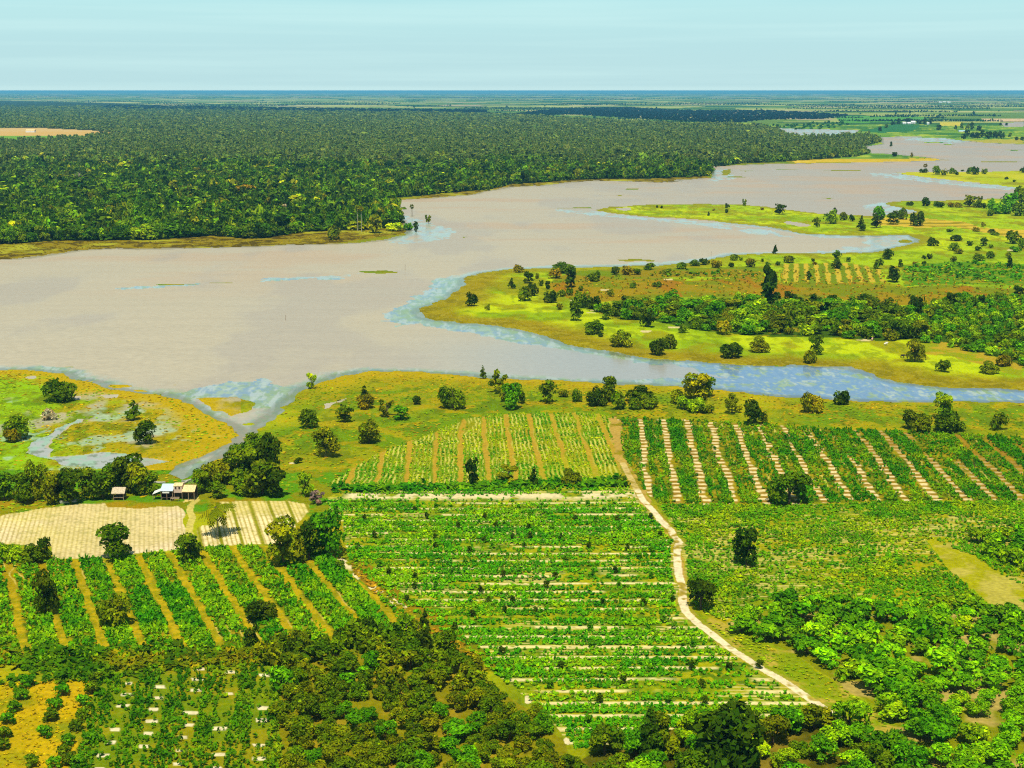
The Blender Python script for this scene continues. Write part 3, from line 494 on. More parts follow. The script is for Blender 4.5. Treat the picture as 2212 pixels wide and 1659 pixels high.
def plant(name, u, v, wpx, hpx, kind, colr, label, cat, group=None, parts=True, z0=None, trunk=None, z=0.0, lod=None):
    """one tree or shrub standing at a ground point; its size is read off the sheet at that distance"""
    X, Y = g2w(u, v); m = float(mpp(v)); W = wpx*m; Hh = hpx*m*1.04
    lod = lod or ('L' if wpx > 40 else 'M' if wpx > 17 else 'S')
    me = proto_mesh(kind, lod, int(TINT.integers(0, 4)))
    c = (LC[colr] if isinstance(colr, str) else colr)*np.exp(.13*TINT.normal())*np.array([1+.08*TINT.normal(), 1, 1])
    rz = TINT.random()*6.283
    if not parts:
        o = link(name, me, loc=(X, Y, z-.05), label=label, cat=cat, group=group, color=c)
        o.scale = (W/2, W/2, Hh/2); o.rotation_euler = (0, 0, rz); return o
    e = bpy.data.objects.new(name, None); C.objects.link(e); e.location = (X, Y, z); e.empty_display_size = .2
    e['label'] = label; e['category'] = cat
    if group: e['group'] = group
    if z0 is None: z0 = {'dome': .0, 'oval': .1, 'cone': .08, 'umbrella': .16, 'open': .12}[kind]
    cr_ = link('crown', me, parent=e, loc=(0, 0, Hh*z0), color=c); cr_.scale = (W/2, W/2, Hh*(1-z0)/2); cr_.rotation_euler = (0, 0, rz)
    tk = link('trunk', trunk or TRUNK[int(TINT.integers(0, 4))], parent=e); tk.scale = (W*.55, W*.55, Hh*.86); tk.rotation_euler = (0, 0, rz+1)
    return e
def merged(name, prs, X, Y, Z, sw, sh, col, seed=0, kind='stuff', label=None, cat=None):
    """ground cover or distant wood: many leaf clumps in one mesh"""
    r = np.random.default_rng(seed); n = len(X); which = r.integers(0, len(prs), n); rot = r.random(n)*6.283
    VV = []; QQ = []; CC = []; off = 0
    for i, pr in enumerate(prs):
        k = np.nonzero(which == i)[0]
        if not len(k): continue
        V, Q, c = pr[0], pr[1], pr[2]; ca, sa = np.cos(rot[k])[:, None], np.sin(rot[k])[:, None]
        x = (V[None, :, 0]*ca - V[None, :, 1]*sa)*sw[k][:, None]/2 + X[k][:, None]
        y = (V[None, :, 0]*sa + V[None, :, 1]*ca)*sw[k][:, None]/2 + Y[k][:, None]
        z = V[None, :, 2]*sh[k][:, None]/2 + (Z[k] if np.ndim(Z) else Z+np.zeros(len(k)))[:, None]
        VV.append(np.stack([x, y, z], 2).reshape(-1, 3)); nv = len(V)
        QQ.append((Q[None] + (np.arange(len(k))*nv)[:, None, None]).reshape(-1, 4) + off); off += nv*len(k)
        CC.append((c[None]*col[k][:, None, :]).reshape(-1, 3))
    return link(name, mesh_np(name, np.concatenate(VV), np.concatenate(QQ), np.clip(np.concatenate(CC), 0, .85)), M_leaf, kind=kind, label=label, cat=cat)
ORD = ['', '', 'second', 'third', 'fourth', 'fifth', 'sixth', 'seventh', 'eighth', 'ninth', 'tenth', 'eleventh', 'twelfth', 'thirteenth', 'fourteenth', 'fifteenth', 'sixteenth', 'seventeenth', 'eighteenth', 'nineteenth', 'twentieth']
def ordinal(i):
    if i <= 20: return ORD[i]
    t_, q_ = divmod(i, 10); tens = {2: 'twenty', 3: 'thirty', 4: 'forty', 5: 'fifty'}
    if q_ == 0: return tens[t_][:-1] + 'ieth'
    return tens[t_] + '-' + (ORD[q_] if q_ > 1 else 'first')
def cluster(name, cat, group, rows, ref, desc, tail, parts=True, kinds='dome'):
    """rows: (u, v, w, h, colour[, kind]); each gets its own label by counting outwards from the landmark at ref"""
    rx, ry = g2w(*ref)
    def dist(t): a, b = g2w(t[0], t[1]); return math.hypot(a-rx, b-ry)
    for i, t in enumerate(sorted(rows, key=dist)):
        k = t[5] if len(t) > 5 else kinds
        lab = desc[t[4]] + ', ' + ((ordinal(i+1) + ' closest') if i else 'closest') + ' to ' + tail
        plant(name, t[0], t[1], t[2], t[3], k, t[4], lab, cat, group, parts=parts and t[2] > 13)
# ---------------------------------------------------------------- single trees and shrubs
SH, TR = 'shrub', 'tree'
for t in [
 ('marsh_shrub', 127, 865, 78, 50, 'dome', 'mid', 'largest dark shrub in the western marsh, standing beside a small pool', SH),
 ('marsh_tree', 289, 907, 34, 44, 'cone', 'mid', 'pointed green tree in the western marsh casting a shadow to its east', TR),
 ('marsh_tree', 315, 959, 48, 52, 'oval', 'dark', 'dark oval tree in the marsh west of the creek, nearest the houses', TR),
 ('marsh_tree', 36, 948, 56, 50, 'oval', 'mid', 'green tree in the marsh behind a rusty orange shrub', TR),
 ('marsh_shrub', 24, 955, 40, 30, 'dome', 'brown', 'rusty orange and green shrub at the western edge of the marsh', SH),
 ('dry_shrub', 107, 906, 36, 24, 'dome', 'grey', 'pale withered grey shrub on the bright marsh grass', SH),
 ('shore_tree', 674, 839, 27, 35, 'open', 'lime', 'thin pale green tree on the shore at the creek mouth', TR),
 ('meadow_shrub', 790, 882, 42, 34, 'dome', 'brown', 'brownish shrub with a green top on the meadow, near the creek mouth', SH),
 ('meadow_tree', 787, 872, 26, 40, 'cone', 'dark', 'narrow green tree rising behind the brownish meadow shrub', TR),
 ('meadow_shrub', 903, 874, 22, 20, 'dome', 'dark', 'small dark shrub alone on the meadow west of the big round shrub', SH),
 ('meadow_shrub', 977, 882, 58, 50, 'dome', 'mid', 'big round green shrub alone on the meadow above the striped field', SH),
 ('shore_tree', 1043, 818, 19, 29, 'cone', 'mid', 'small upright tree right at the water edge above the round shrub', TR),
 ('meadow_tree', 668, 924, 42, 40, 'oval', 'mid', 'leafy green tree on the meadow beside the creek bank', TR),
 ('meadow_tree', 744, 912, 38, 38, 'oval', 'mid', 'dark green tree on the meadow midway between the creek and the brownish shrub', TR),
 ('meadow_tree', 836, 900, 36, 38, 'open', 'olive', 'sparse olive tree leaning on a brighter green neighbour', TR),
 ('meadow_tree', 866, 906, 38, 32, 'oval', 'green', 'bright green spreading tree beside the sparse olive tree', TR),
 ('dry_tree', 703, 986, 60, 64, 'oval', 'olive', 'tall half-bare olive tree with pale stems on the meadow', TR),
 ('meadow_tree', 797, 957, 52, 50, 'oval', 'olive', 'olive brown tree with a dark shadow by the striped field corner', TR),
 ('meadow_shrub', 643, 1000, 22, 12, 'dome', 'dark', 'low dark shrub on the meadow beside the grove', SH),
 ('conical_tree', 1020, 1052, 34, 64, 'oval', 'deep', 'tall dark narrow tree on the edge between the two striped fields', TR),
 ('conical_tree', 1153, 1051, 27, 45, 'cone', 'deep', 'short dark pointed tree on the border of the yellow striped field', TR),
 ('dry_shrub', 1100, 1040, 60, 36, 'open', 'gold', 'pale thin twiggy shrub standing among the yellow crop rows', SH),
 ('border_shrub', 1233, 1046, 52, 32, 'dome', 'olive', 'wide olive shrub on the border hedge of the yellow striped field', SH),
 ('border_shrub', 1342, 1045, 26, 18, 'dome', 'mid', 'small round shrub at the hedge end beside the dirt path', SH),
 ('grove_tree', 660, 1072, 36, 52, 'oval', 'bright', 'bright green young tree beside the sandy field corner', TR),
 ('dry_shrub', 685, 1088, 34, 32, 'open', 'purple', 'leafless purple grey shrub at the corner of the sandy field', SH),
 ('spreading_tree', 1706, 1088, 94, 72, 'umbrella', 'mid', 'large broad round tree standing in the sand-striped field', TR),
 ('field_tree', 1612, 1221, 58, 86, 'oval', 'deep', 'tall dark pear-shaped tree with its trunk clear above sandy ground', TR),
 ('field_tree', 1514, 1316, 64, 72, 'umbrella', 'dark', 'dark flat-topped tree beside the bend of the dirt path', TR),
 ('field_tree', 247, 1207, 76, 84, 'oval', 'mid', 'big bushy tree at the lower edge of the sandy ploughed field', TR),
 ('field_tree', 409, 1212, 62, 62, 'oval', 'mid', 'feathery dark tree at the sandy field corner beside the track', TR),
 ('field_tree', 100, 1211, 30, 54, 'oval', 'dark', 'narrow dark tree rising over a hedge below the sandy field', TR),
 ('hedge_shrub', 72, 1215, 62, 44, 'dome', 'mid', 'wide leafy shrub beside the narrow dark tree below the sandy field', SH),
 ('hedge_shrub', 22, 1212, 56, 42, 'dome', 'bright', 'light green shrub at the western corner of the sandy field', SH),
 ('field_tree', 100, 1328, 56, 98, 'oval', 'dark', 'tall very dark oval tree alone in the cassava strips', TR),
 ('field_tree', 253, 1350, 80, 74, 'dome', 'olive', 'thin olive tree blending with the cassava strips', TR),
 ('field_shrub', 565, 1338, 72, 46, 'dome', 'dark', 'broad dark shrub in the cassava strips above the lower orchard', SH),
 ('field_tree', 545, 1402, 32, 60, 'oval', 'deep', 'dark upright tree at the lower end of a yellow strip', TR),
 ('large_tree', 615, 1221, 86, 104, 'oval', 'gold', 'large gold-lit tree at the front of the clump by the sandy field', TR),
 ('large_tree', 668, 1208, 62, 88, 'oval', 'dark', 'dark tree in the middle of the clump by the sandy field', TR),
 ('large_tree', 705, 1202, 74, 112, 'oval', 'green', 'tall deep green tree on the east side of the clump by the sandy field', TR),
 ('field_shrub', 733, 1229, 24, 20, 'dome', 'mid', 'small shrub at the head of the stony track', SH),
 ('field_tree', 790, 1384, 62, 56, 'dome', 'dark', 'dark tree at the foot of the cassava strips where the orchard begins', TR),
 ('field_tree', 846, 1392, 60, 46, 'dome', 'mid', 'green tree joined to the dark one at the foot of the cassava strips', TR),
 ('path_tree', 918, 1354, 27, 42, 'cone', 'dark', 'narrow tree on the rough grass beside the stony track', TR),
 ('path_tree', 962, 1417, 56, 62, 'oval', 'mid', 'leafy tree casting a dark shadow at the edge of the cassava rows', TR),
 ('dark_conifer', 1404, 1640, 78, 116, 'cone', 'deep', 'tall dark cone-shaped tree in the wood at the lower edge', TR),
 ('large_tree', 1562, 1672, 168, 150, 'oval', 'deep', 'biggest dark round tree in the wood at the lower edge', TR),
 ('round_shrub', 1754, 891, 50, 47, 'dome', 'gold', 'round golden olive shrub on the south bank of the blue channel', SH),
 ('round_shrub', 1818, 873, 37, 32, 'dome', 'deep', 'dark round shrub at the water edge beside the golden olive shrub', SH),
 ('round_shrub', 1981, 930, 66, 44, 'dome', 'olive', 'low wide olive shrub beside the tall pair above the sand-striped field', SH),
 ('round_shrub', 2052, 931, 68, 48, 'dome', 'mid', 'broad green shrub below the taller lime-topped tree', SH),
 ('bank_tree', 2037, 905, 46, 58, 'oval', 'bright', 'lime-topped tree overlapping the south bank of the blue channel', TR),
 ('round_shrub', 2155, 928, 40, 38, 'dome', 'mid', 'single green shrub above the eastern end of the sand-striped field', SH),
 ('leaning_tree', 1748, 784, 32, 30, 'dome', 'olive', 'low olive shrub mirrored in the blue channel at the foot of a leaning tree', SH),
 ('leaning_tree', 1764, 766, 34, 44, 'oval', 'mid', 'leaning green tree on the spit bank over its mirrored neighbour', TR),
 ('bank_tree', 1976, 782, 43, 50, 'oval', 'olive', 'tall olive tree alone on the spit above the lily channel', TR),
 ('tall_dark_tree', 1663, 660, 40, 52, 'oval', 'deep', 'lower dark tree beneath the very tall one above the thicket', TR),
 ('tall_dark_tree', 1665, 657, 42, 84, 'open', 'deep', 'tallest dark tree on the spit rising above the thicket', TR),
 ('forest_edge_shrub', 719, 517, 36, 31, 'dome', 'olive', 'round olive shrub standing on the mud bank below the sugar palms', SH),
 ('forest_edge_tree', 812, 503, 38, 42, 'oval', 'gold', 'golden olive tree on the forest point beside the sugar palms', TR),
 ('forest_edge_shrub', 852, 498, 40, 18, 'dome', 'lime', 'low lime green shrub on the tip of the forest point', SH),
 ('forest_edge_shrub', 880, 497, 24, 16, 'dome', 'green', 'small green shrub last on the tip of the forest point', SH),
 ('flooded_tree', 899, 501, 13, 24, 'oval', 'dark', 'dark oval tree standing in the water off the forest point', TR),
 ('flooded_tree', 925, 482, 14, 19, 'open', 'olive', 'thin tree on a flooded strip farthest out from the forest point', TR),
 ('orange_tree', 530, 424, 44, 26, 'umbrella', 'orange', 'orange-crowned tree standing out of the green forest', TR),
 ('yellow_tree', 629, 391, 14, 12, 'dome', 'orange', 'small yellow-crowned tree inside the forest above the point', TR),
 ('flooded_tree', 1925, 316, 7, 11, 'oval', 'dark', 'single tree in the water off the end of the far wood', TR),
 ('spit_tree', 1934, 338, 17, 10, 'dome', 'dark', 'dark shrub on the far yellow sandbar, nearer the wood', SH),
 ('spit_tree', 1969, 340, 8, 11, 'oval', 'brown', 'small reddish tree on the far yellow sandbar, nearer its tip', TR),
 ('far_field_tree', 1900, 283, 10, 10, 'oval', 'deep', 'lone dark tree on the bright field beyond the far wood', TR),
]:
    n_, u, v, w_, h_, k, c, lab, cat = t
    plant(n_, u, v, w_, h_, k, c, lab, cat, parts=w_ > 12, trunk=PALETRUNK if n_ in ('dry_tree', 'shore_tree', 'dry_shrub') else None, z=-.25 if 'flooded' in n_ else 0)
D1 = {'dark': 'dark dense tree in the row behind the huts', 'mid': 'green tree in the row behind the huts', 'olive': 'olive tree in the row behind the huts'}
cluster('homestead_tree', TR, 'trees behind the stilt houses', [(10,1080,50,62,'mid'),(48,1086,56,66,'mid'),(82,1078,50,88,'olive'),(112,1088,60,70,'olive'),(150,1086,78,78,'dark'),(192,1070,56,62,'olive'),(222,1078,60,62,'mid'),(250,1060,60,70,'mid'),(278,1062,70,82,'mid'),(306,1066,60,70,'olive'),(328,1068,38,48,'mid')], (360, 1070), D1, 'the tin-roofed house', kinds='oval')
D1 = {k: v.replace('row behind the huts', 'grove across the creek') for k, v in D1.items()}
cluster('grove_tree', TR, 'trees of the grove across the creek', [(436,1066,44,54,'mid'),(458,1058,44,62,'olive'),(470,1075,40,36,'mid'),(480,1044,56,52,'olive'),(505,1030,64,60,'mid'),(528,1046,70,88,'mid'),(552,1012,70,70,'mid'),(578,1040,60,104,'dark'),(566,1068,84,76,'olive'),(592,1072,66,62,'dark'),(545,965,34,30,'mid'),(520,1068,50,36,'mid')], (410, 1070), D1, 'the tin-roofed house', kinds='oval')
D1 = {'dark': 'dark bush', 'mid': 'green bush', 'olive': 'olive bush', 'bright': 'bright green bush', 'deep': 'deep green bush', 'brown': 'brownish bush', 'gold': 'golden bush', 'green': 'leafy green bush'}
D2 = {k: v + ' edging the striped fields' for k, v in D1.items()}
cluster('hedge_bush', SH, 'bushes lining the top of the striped fields', [(1076,848,40,52,'olive','open'),(1104,883,46,58,'green','oval'),(1095,868,30,40,'olive'),(1128,872,22,30,'mid'),(1183,870,40,52,'mid','oval'),(1220,858,28,18,'olive'),(1245,868,26,28,'mid'),(1290,876,46,42,'dark'),(1316,866,44,54,'mid','oval'),(1338,884,40,40,'mid'),(1384,868,66,38,'dark'),(1398,880,52,30,'mid'),(1368,884,34,26,'mid'),(1458,870,38,30,'olive'),(1506,862,62,58,'gold','oval'),(1524,856,42,50,'mid','oval'),(1478,884,38,28,'bright'),(1505,890,44,34,'bright'),(1530,892,36,18,'mid'),(1581,892,46,40,'olive','open'),(1628,917,46,54,'deep','oval'),(1650,915,22,26,'olive')], (977, 882), D2, 'the big round shrub', kinds='dome')
D2 = {k: v + ' on the spit bank above the channel' for k, v in D1.items()}
cluster('bank_bush', SH, 'round bushes on the spit bank', [(1282,721,48,31,'mid'),(1297,728,12,10,'dark'),(1343,748,50,36,'olive'),(1424,766,42,38,'dark'),(1446,754,34,32,'olive'),(1581,773,54,36,'dark'),(1638,760,50,34,'olive'),(2039,803,35,27,'mid'),(2134,806,46,27,'olive'),(2166,790,38,26,'brown'),(1476,719,24,20,'mid'),(1560,722,40,32,'gold')], (905, 673), D2, 'the spit tip')
D2 = {k: v + ' on the wedge-shaped spit' for k, v in D1.items()}
cluster('spit_bush', SH, 'bushes on the head of the green spit', [(1019,661,26,31,'dark','oval'),(1053,670,14,13,'olive'),(1105,623,19,23,'dark','cone'),(1141,612,24,27,'dark','oval'),(1160,602,11,13,'olive'),(1121,588,26,17,'brown'),(1134,649,38,32,'olive'),(1150,639,25,28,'dark'),(1168,618,13,14,'dark'),(1184,625,12,20,'deep','oval'),(1190,653,32,27,'dark'),(1197,601,31,22,'brown'),(1219,588,56,23,'mid'),(1233,600,24,24,'mid'),(1232,621,29,44,'dark','oval'),(1230,638,18,18,'mid'),(1210,669,16,14,'brown'),(1244,693,29,45,'mid','oval'),(1279,608,28,19,'mid'),(1291,607,14,23,'mid','oval'),(1331,593,21,18,'dark'),(1356,593,29,20,'brown'),(1379,593,21,13,'mid'),(1401,582,32,14,'mid'),(1281,666,34,28,'dark'),(1258,664,38,36,'mid'),(1309,690,30,38,'mid','oval'),(1351,664,27,27,'dark'),(1366,688,32,25,'mid'),(1401,706,38,38,'dark'),(1318,640,20,16,'olive'),(1212,640,22,16,'olive'),(1256,628,16,12,'mid'),(1420,620,24,12,'mid'),(1365,622,20,12,'mid')], (905, 673), D2, 'the spit tip')
D2 = {k: v + ' beside the lake on the spit' for k, v in D1.items()}
cluster('lakeside_bush', SH, 'bushes along the lakeside of the spit', [(1675,548,15,20,'deep','cone'),(1583,562,24,13,'mid'),(1600,563,12,8,'mid'),(1624,577,28,19,'brown'),(1646,566,9,8,'dark'),(1659,574,15,9,'mid'),(1680,573,14,9,'dark'),(1700,567,31,15,'olive'),(1580,577,14,12,'dark'),(1757,565,10,7,'dark'),(1807,566,20,26,'mid','oval'),(1806,580,24,20,'dark'),(1470,580,30,14,'mid'),(1500,574,26,13,'mid'),(1520,572,24,14,'dark'),(1548,578,26,16,'brown'),(1440,592,24,12,'mid'),(1746,604,15,19,'deep','oval'),(1918,560,25,24,'dark'),(1896,580,25,22,'mid'),(1929,609,32,34,'deep','oval'),(1945,577,13,18,'dark','oval'),(1831,565,16,10,'mid'),(1760,572,12,8,'brown')], (1675, 548), D2, 'the tiny waterline tree')
D2 = {k: v + ' dotting the meadow past the inlet' for k, v in D1.items()}
cluster('meadow_bush', SH, 'bushes dotting the meadow past the inlet', [(2015,531,28,19,'dark'),(2064,520,28,14,'dark'),(2059,541,25,18,'mid'),(2070,548,21,12,'olive'),(2096,531,16,11,'dark'),(2125,531,18,19,'deep','oval'),(2113,541,16,12,'dark'),(2115,563,28,16,'mid'),(2139,558,23,16,'mid'),(2061,566,18,13,'olive'),(1996,571,12,8,'dark'),(2009,560,16,13,'dark'),(1996,560,11,10,'dark'),(1977,571,14,7,'brown'),(2052,501,17,8,'dark'),(2109,500,18,10,'brown'),(2124,491,12,12,'olive'),(2141,503,18,9,'dark'),(2150,508,22,8,'mid'),(2186,526,36,28,'mid'),(2192,544,26,12,'green'),(2181,578,15,24,'deep','oval'),(2205,536,20,22,'mid'),(2140,536,14,8,'mid'),(2178,556,14,14,'olive')], (1986, 518), D2, 'the inlet end')
D2 = {k: v.replace('bush', 'tree') + ' along the upper arm of the spit' for k, v in D1.items()}
cluster('arm_tree', TR, 'trees along the upper arm of the spit', [(1684,463,26,23,'deep','oval'),(1763,491,20,21,'olive','oval'),(1795,483,31,30,'mid'),(1803,462,12,14,'deep','oval'),(1822,476,22,18,'olive'),(1840,478,14,16,'dark'),(1860,498,22,32,'dark','cone'),(1893,492,27,30,'dark','oval'),(1898,475,33,30,'green'),(1929,485,28,30,'dark','oval'),(1950,474,24,26,'mid'),(1981,488,35,32,'dark'),(1608,445,10,16,'olive','open'),(1571,450,13,11,'dark'),(1569,460,9,9,'dark'),(1531,466,9,10,'deep','cone'),(1542,456,8,6,'brown'),(1420,449,7,6,'dark'),(1429,450,7,6,'dark'),(1645,454,13,6,'brown')], (1286, 453), D2, 'its western point')
D2 = {k: v.replace('bush', 'tree') + ' on the far meadow shore' for k, v in D1.items()}
cluster('far_shore_tree', TR, 'trees on the far meadow shore', [(1966,444,18,9,'dark'),(2001,445,28,19,'deep'),(2020,446,12,12,'mid'),(2031,448,21,13,'dark'),(2056,448,18,11,'brown'),(2094,446,28,25,'olive','oval'),(2116,438,14,15,'olive','open'),(2111,448,21,15,'dark'),(2071,448,20,11,'brown'),(2141,447,16,20,'green','oval'),(2150,462,40,26,'green'),(2180,447,38,32,'green'),(2205,440,38,38,'mid'),(2198,466,40,28,'mid'),(2140,466,22,13,'mid'),(2170,462,30,22,'green'),(2125,450,16,12,'dark')], (1914, 438), D2, 'the inlet mouth')
D2 = {k: v.replace('bush', 'tree') + ' on the yellow bar in midstream' for k, v in D1.items()}
cluster('bar_tree', TR, 'trees on the yellow bar in midstream', [(1994,373,21,9,'dark'),(2021,377,20,19,'mid'),(2040,378,17,14,'olive'),(2058,375,18,13,'mid'),(2066,378,11,8,'dark'),(2094,375,20,14,'mid'),(2106,377,18,18,'dark'),(2125,376,17,12,'mid'),(2209,373,15,13,'dark'),(2174,388,9,7,'dark'),(2191,393,8,6,'dark'),(2079,370,8,4,'dark')], (1939, 373), D2, 'its point')
D2 = {k: v.replace('bush', 'tree') + ' sheltering the white farmhouse' for k, v in D1.items()}
cluster('farm_tree', TR, 'trees round the white farmhouse', [(2082,301,16,13,'deep'),(2090,293,13,13,'deep'),(2100,299,14,14,'deep'),(2112,300,16,15,'deep'),(2122,296,16,16,'deep'),(2134,300,17,17,'deep'),(2147,299,16,16,'deep'),(2158,300,16,18,'deep'),(2166,300,11,15,'deep'),(2090,280,11,14,'mid'),(2078,278,9,14,'mid'),(2100,280,12,16,'deep'),(2116,283,14,12,'deep'),(2064,279,9,9,'deep'),(2161,271,8,6,'deep'),(2175,271,8,6,'deep'),(2182,296,10,10,'mid'),(2196,303,10,8,'deep'),(2207,303,10,8,'deep')], (2104, 292), D2, 'its white wall', kinds='oval')
D2 = {k: v.replace('bush', 'tree') + ' round the white sheds' for k, v in D1.items()}
cluster('shed_tree', TR, 'trees round the white sheds', [(1928,270,16,8,'deep'),(1941,268,11,13,'deep'),(1960,264,20,9,'deep'),(1985,268,14,10,'deep'),(1998,268,14,13,'deep'),(2010,268,12,13,'deep'),(2027,281,12,12,'deep'),(1915,276,10,8,'mid')], (1968, 267), D2, 'the sheds', kinds='oval')
# ---------------------------------------------------------------- orchards: one tree each
def scatter(P, dx, dy, jit, seed):
    r = np.random.default_rng(seed); a, b = g2w([p[0] for p in P], [p[1] for p in P])
    xs = np.arange(a.min(), a.max(), dx); ys = np.arange(b.min(), b.max(), dy); X, Y = np.meshgrid(xs, ys); X = X + (np.arange(len(ys)) % 2)[:, None]*dx/2
    X = X.ravel() + r.uniform(-jit, jit, X.size); Y = Y.ravel() + r.uniform(-jit, jit, Y.size); u, v = w2g(X, Y); k = pip(P, u, v)
    return X[k], Y[k], u[k], v[k]
ro = np.random.default_rng(3)
def orchard(P, dx, dy, jit, seed, sw, sh, kind, cols, name, label, group, keep=.93, cat='tree', vmax=1720):
    X, Y, u, v = scatter(P, dx, dy, jit, seed)
    for x_, y_, a, b in zip(X, Y, u, v):
        if b > vmax or a < -60 or a > 2280 or ro.random() > keep: continue
        m = float(mpp(b)); s_ = np.exp(.18*ro.normal()); c = cols[int(ro.integers(0, len(cols)))]
        plant(name, a, b, sw*s_/m, sh*s_*ro.uniform(.85, 1.2)/m, kind if ro.random() > .2 else 'dome', c, label, cat, group, lod='L' if b > 1500 else 'M')
orchard(ORCH_R, 6.1, 6.3, .9, 1, 6.3, 3.9, 'umbrella', ['cashew', 'cashew', 'bright', 'green', 'cashew', 'green', 'cashew'], 'cashew_tree', 'round bright green cashew tree in the lower eastern orchard', 'cashew trees of the eastern orchard')
orchard(ORCH_R2, 6.2, 6.0, .7, 2, 6.6, 4.2, 'umbrella', ['cashew', 'green', 'bright'], 'cashew_tree', 'bright green cashew tree in the small orchard at the east edge', 'cashew trees of the small east orchard')
orchard(ORCH_C, 4.5, 4.6, 1.1, 4, 4.6, 3.3, 'umbrella', ['olive', 'mid', 'green', 'olive', 'mid', 'mid', 'olive'], 'orchard_tree', 'olive green tree in the dense orchard at the lower centre', 'trees of the dense central orchard')
orchard(WOOD_B, 5.8, 5.2, 1.3, 5, 5.8, 4.4, 'umbrella', ['mid', 'green', 'olive', 'green', 'mid', 'bright'], 'wood_tree', 'green tree in the dense wood at the lower edge below the cassava rows', 'trees of the wood at the lower edge')
orchard([(560,1440),(560,1405),(700,1385),(900,1372),(1010,1420),(880,1400),(700,1425)], 4.6, 4.6, 1.2, 6, 5.2, 4.4, 'dome', ['mid', 'dark', 'mid', 'olive'], 'orchard_tree', 'dark green bushy tree in the band along the orchard top', 'bushy trees along the orchard top')
for (a, b) in [(60,1478),(45,1507),(32,1535),(18,1560),(10,1590),(135,1498),(118,1528),(110,1553),(97,1588),(200,1494),(182,1522),(180,1548),(165,1573),(150,1606),(70,1650),(150,1646),(4,1615),(140,1630),(195,1600),(210,1470),(168,1650),(120,1655)]:
    plant('young_cashew', a, b+4, 36, 27, 'umbrella', 'green' if ro.random() > .4 else 'mid', 'small dark green tree in the rows over the yellow grass strips', 'tree', 'young trees over the yellow grass strips')
X, Y, u, v = scatter(FC, 8.5, 9.5, 3.0, 8)
for a, b in zip(u, v):
    if ro.random() < .6 and b > 1090: plant('sapling', a, b, 1.75/float(mpp(b)), 1.9/float(mpp(b)), 'oval', 'dark' if ro.random() > .5 else 'green', 'dark sapling standing in the cassava rows', 'sapling', 'saplings in the cassava rows')
# thicket and slope plantation on the spit
X, Y, u, v = scatter(THICK, 7.6, 9.5, 3.2, 9)
for a, b in zip(u, v):
    m = float(mpp(b)); s_ = np.exp(.25*ro.normal())
    plant('thicket_tree', a, b, 8.0*s_/m, 5.0*s_*ro.uniform(.75, 1.3)/m, 'dome' if ro.random() > .4 else 'oval', ['mid', 'mid', 'green', 'green', 'bright', 'olive'][int(ro.integers(0, 6))], 'bushy green tree in the thicket across the spit', 'tree', 'trees of the thicket on the spit')
X, Y, u, v = scatter(TERR, 6.4, 11.0, .9, 10)
for a, b in zip(u, v):
    if a > 2250: continue
    m = float(mpp(b)); s_ = np.exp(.15*ro.normal())
    plant('plantation_tree', a, b, 6.6*s_/m, 4.0*s_/m, 'dome', ['green', 'bright', 'mid', 'green'][int(ro.integers(0, 4))], 'bright green tree in the diagonal plantation rows on the spit', 'tree', 'trees of the plantation rows on the spit')
for a, b, w_, h_ in [(1706,655,30,26),(1722,660,28,22),(1757,655,24,22),(1768,662,26,20),(1800,660,26,24),(1862,664,22,30),(1970,680,24,44),(1985,690,24,50),(2120,660,20,24),(2055,664,28,32),(2199,640,26,24)]:
    plant('thicket_tree', a, b, w_, h_, 'oval', 'deep', 'dark tree rising from the top edge of the thicket on the spit', 'tree', 'dark trees along the thicket top')
# ---------------------------------------------------------------- palms
def fan_palm_mesh(seed, drop=.0):
    r = np.random.default_rng(seed); V = []; Q = []; CL = []
    for i in range(30):
        d = r.normal(size=3); d /= np.linalg.norm(d); d[2] = d[2]*.9+.12; b = np.array([0, 0, 0]) + d*.25; e = d/np.linalg.norm(d)
        s_ = np.cross(e, [0, 0, 1.0]); s_ /= np.linalg.norm(s_)+1e-6; k = .42*r.uniform(.8, 1.1); o = len(V); n_ = np.cross(s_, e)
        pts = [b] + [b + e*k*1.5*math.cos(a_) + s_*k*1.15*math.sin(a_) - n_*.1*abs(a_) for a_ in (-1.3, -.8, -.3, .3, .8, 1.3)]
        V += [tuple(p_) for p_ in pts]; cc = math.exp(.2*r.normal()); CL += [(cc*1.05, cc, cc)]*7
        Q += [(o, o+1, o+2, o+3), (o, o+3, o+4, o+4), (o, o+4, o+5, o+6)]
    Q = [q for q in Q if len(set(q)) == 4] + []
    return mesh_np('crown', np.array(V), np.array(Q), np.array(CL))
FANS = [fan_palm_mesh(i) for i in range(3)]
for m_ in FANS: m_.materials.append(M_leaf)
def sugar_palm(u, v, hpx, rpx, colr, label, group=None, z=0, pale=True):
    X, Y = g2w(u, v); m = float(mpp(v)); Hh = hpx*m; R = rpx*m
    e = bpy.data.objects.new('sugar_palm', None); C.objects.link(e); e.location = (X, Y, z); e['label'] = label; e['category'] = 'palm'
    if group: e['group'] = group
    c_ = link('crown', FANS[int(TINT.integers(0, 3))], parent=e, loc=(0, 0, Hh), color=LC[colr]); c_.scale = (R, R, R*1.05)
    tm = pymesh('trunk', [tube([(0, 0, -.3), (.1, 0, Hh*.3), (.05, 0, Hh*.7), (0, 0, Hh)], [.34, .24, .21, .2], 8)]); link('trunk', tm, M_pale if pale else M_bark, parent=e)
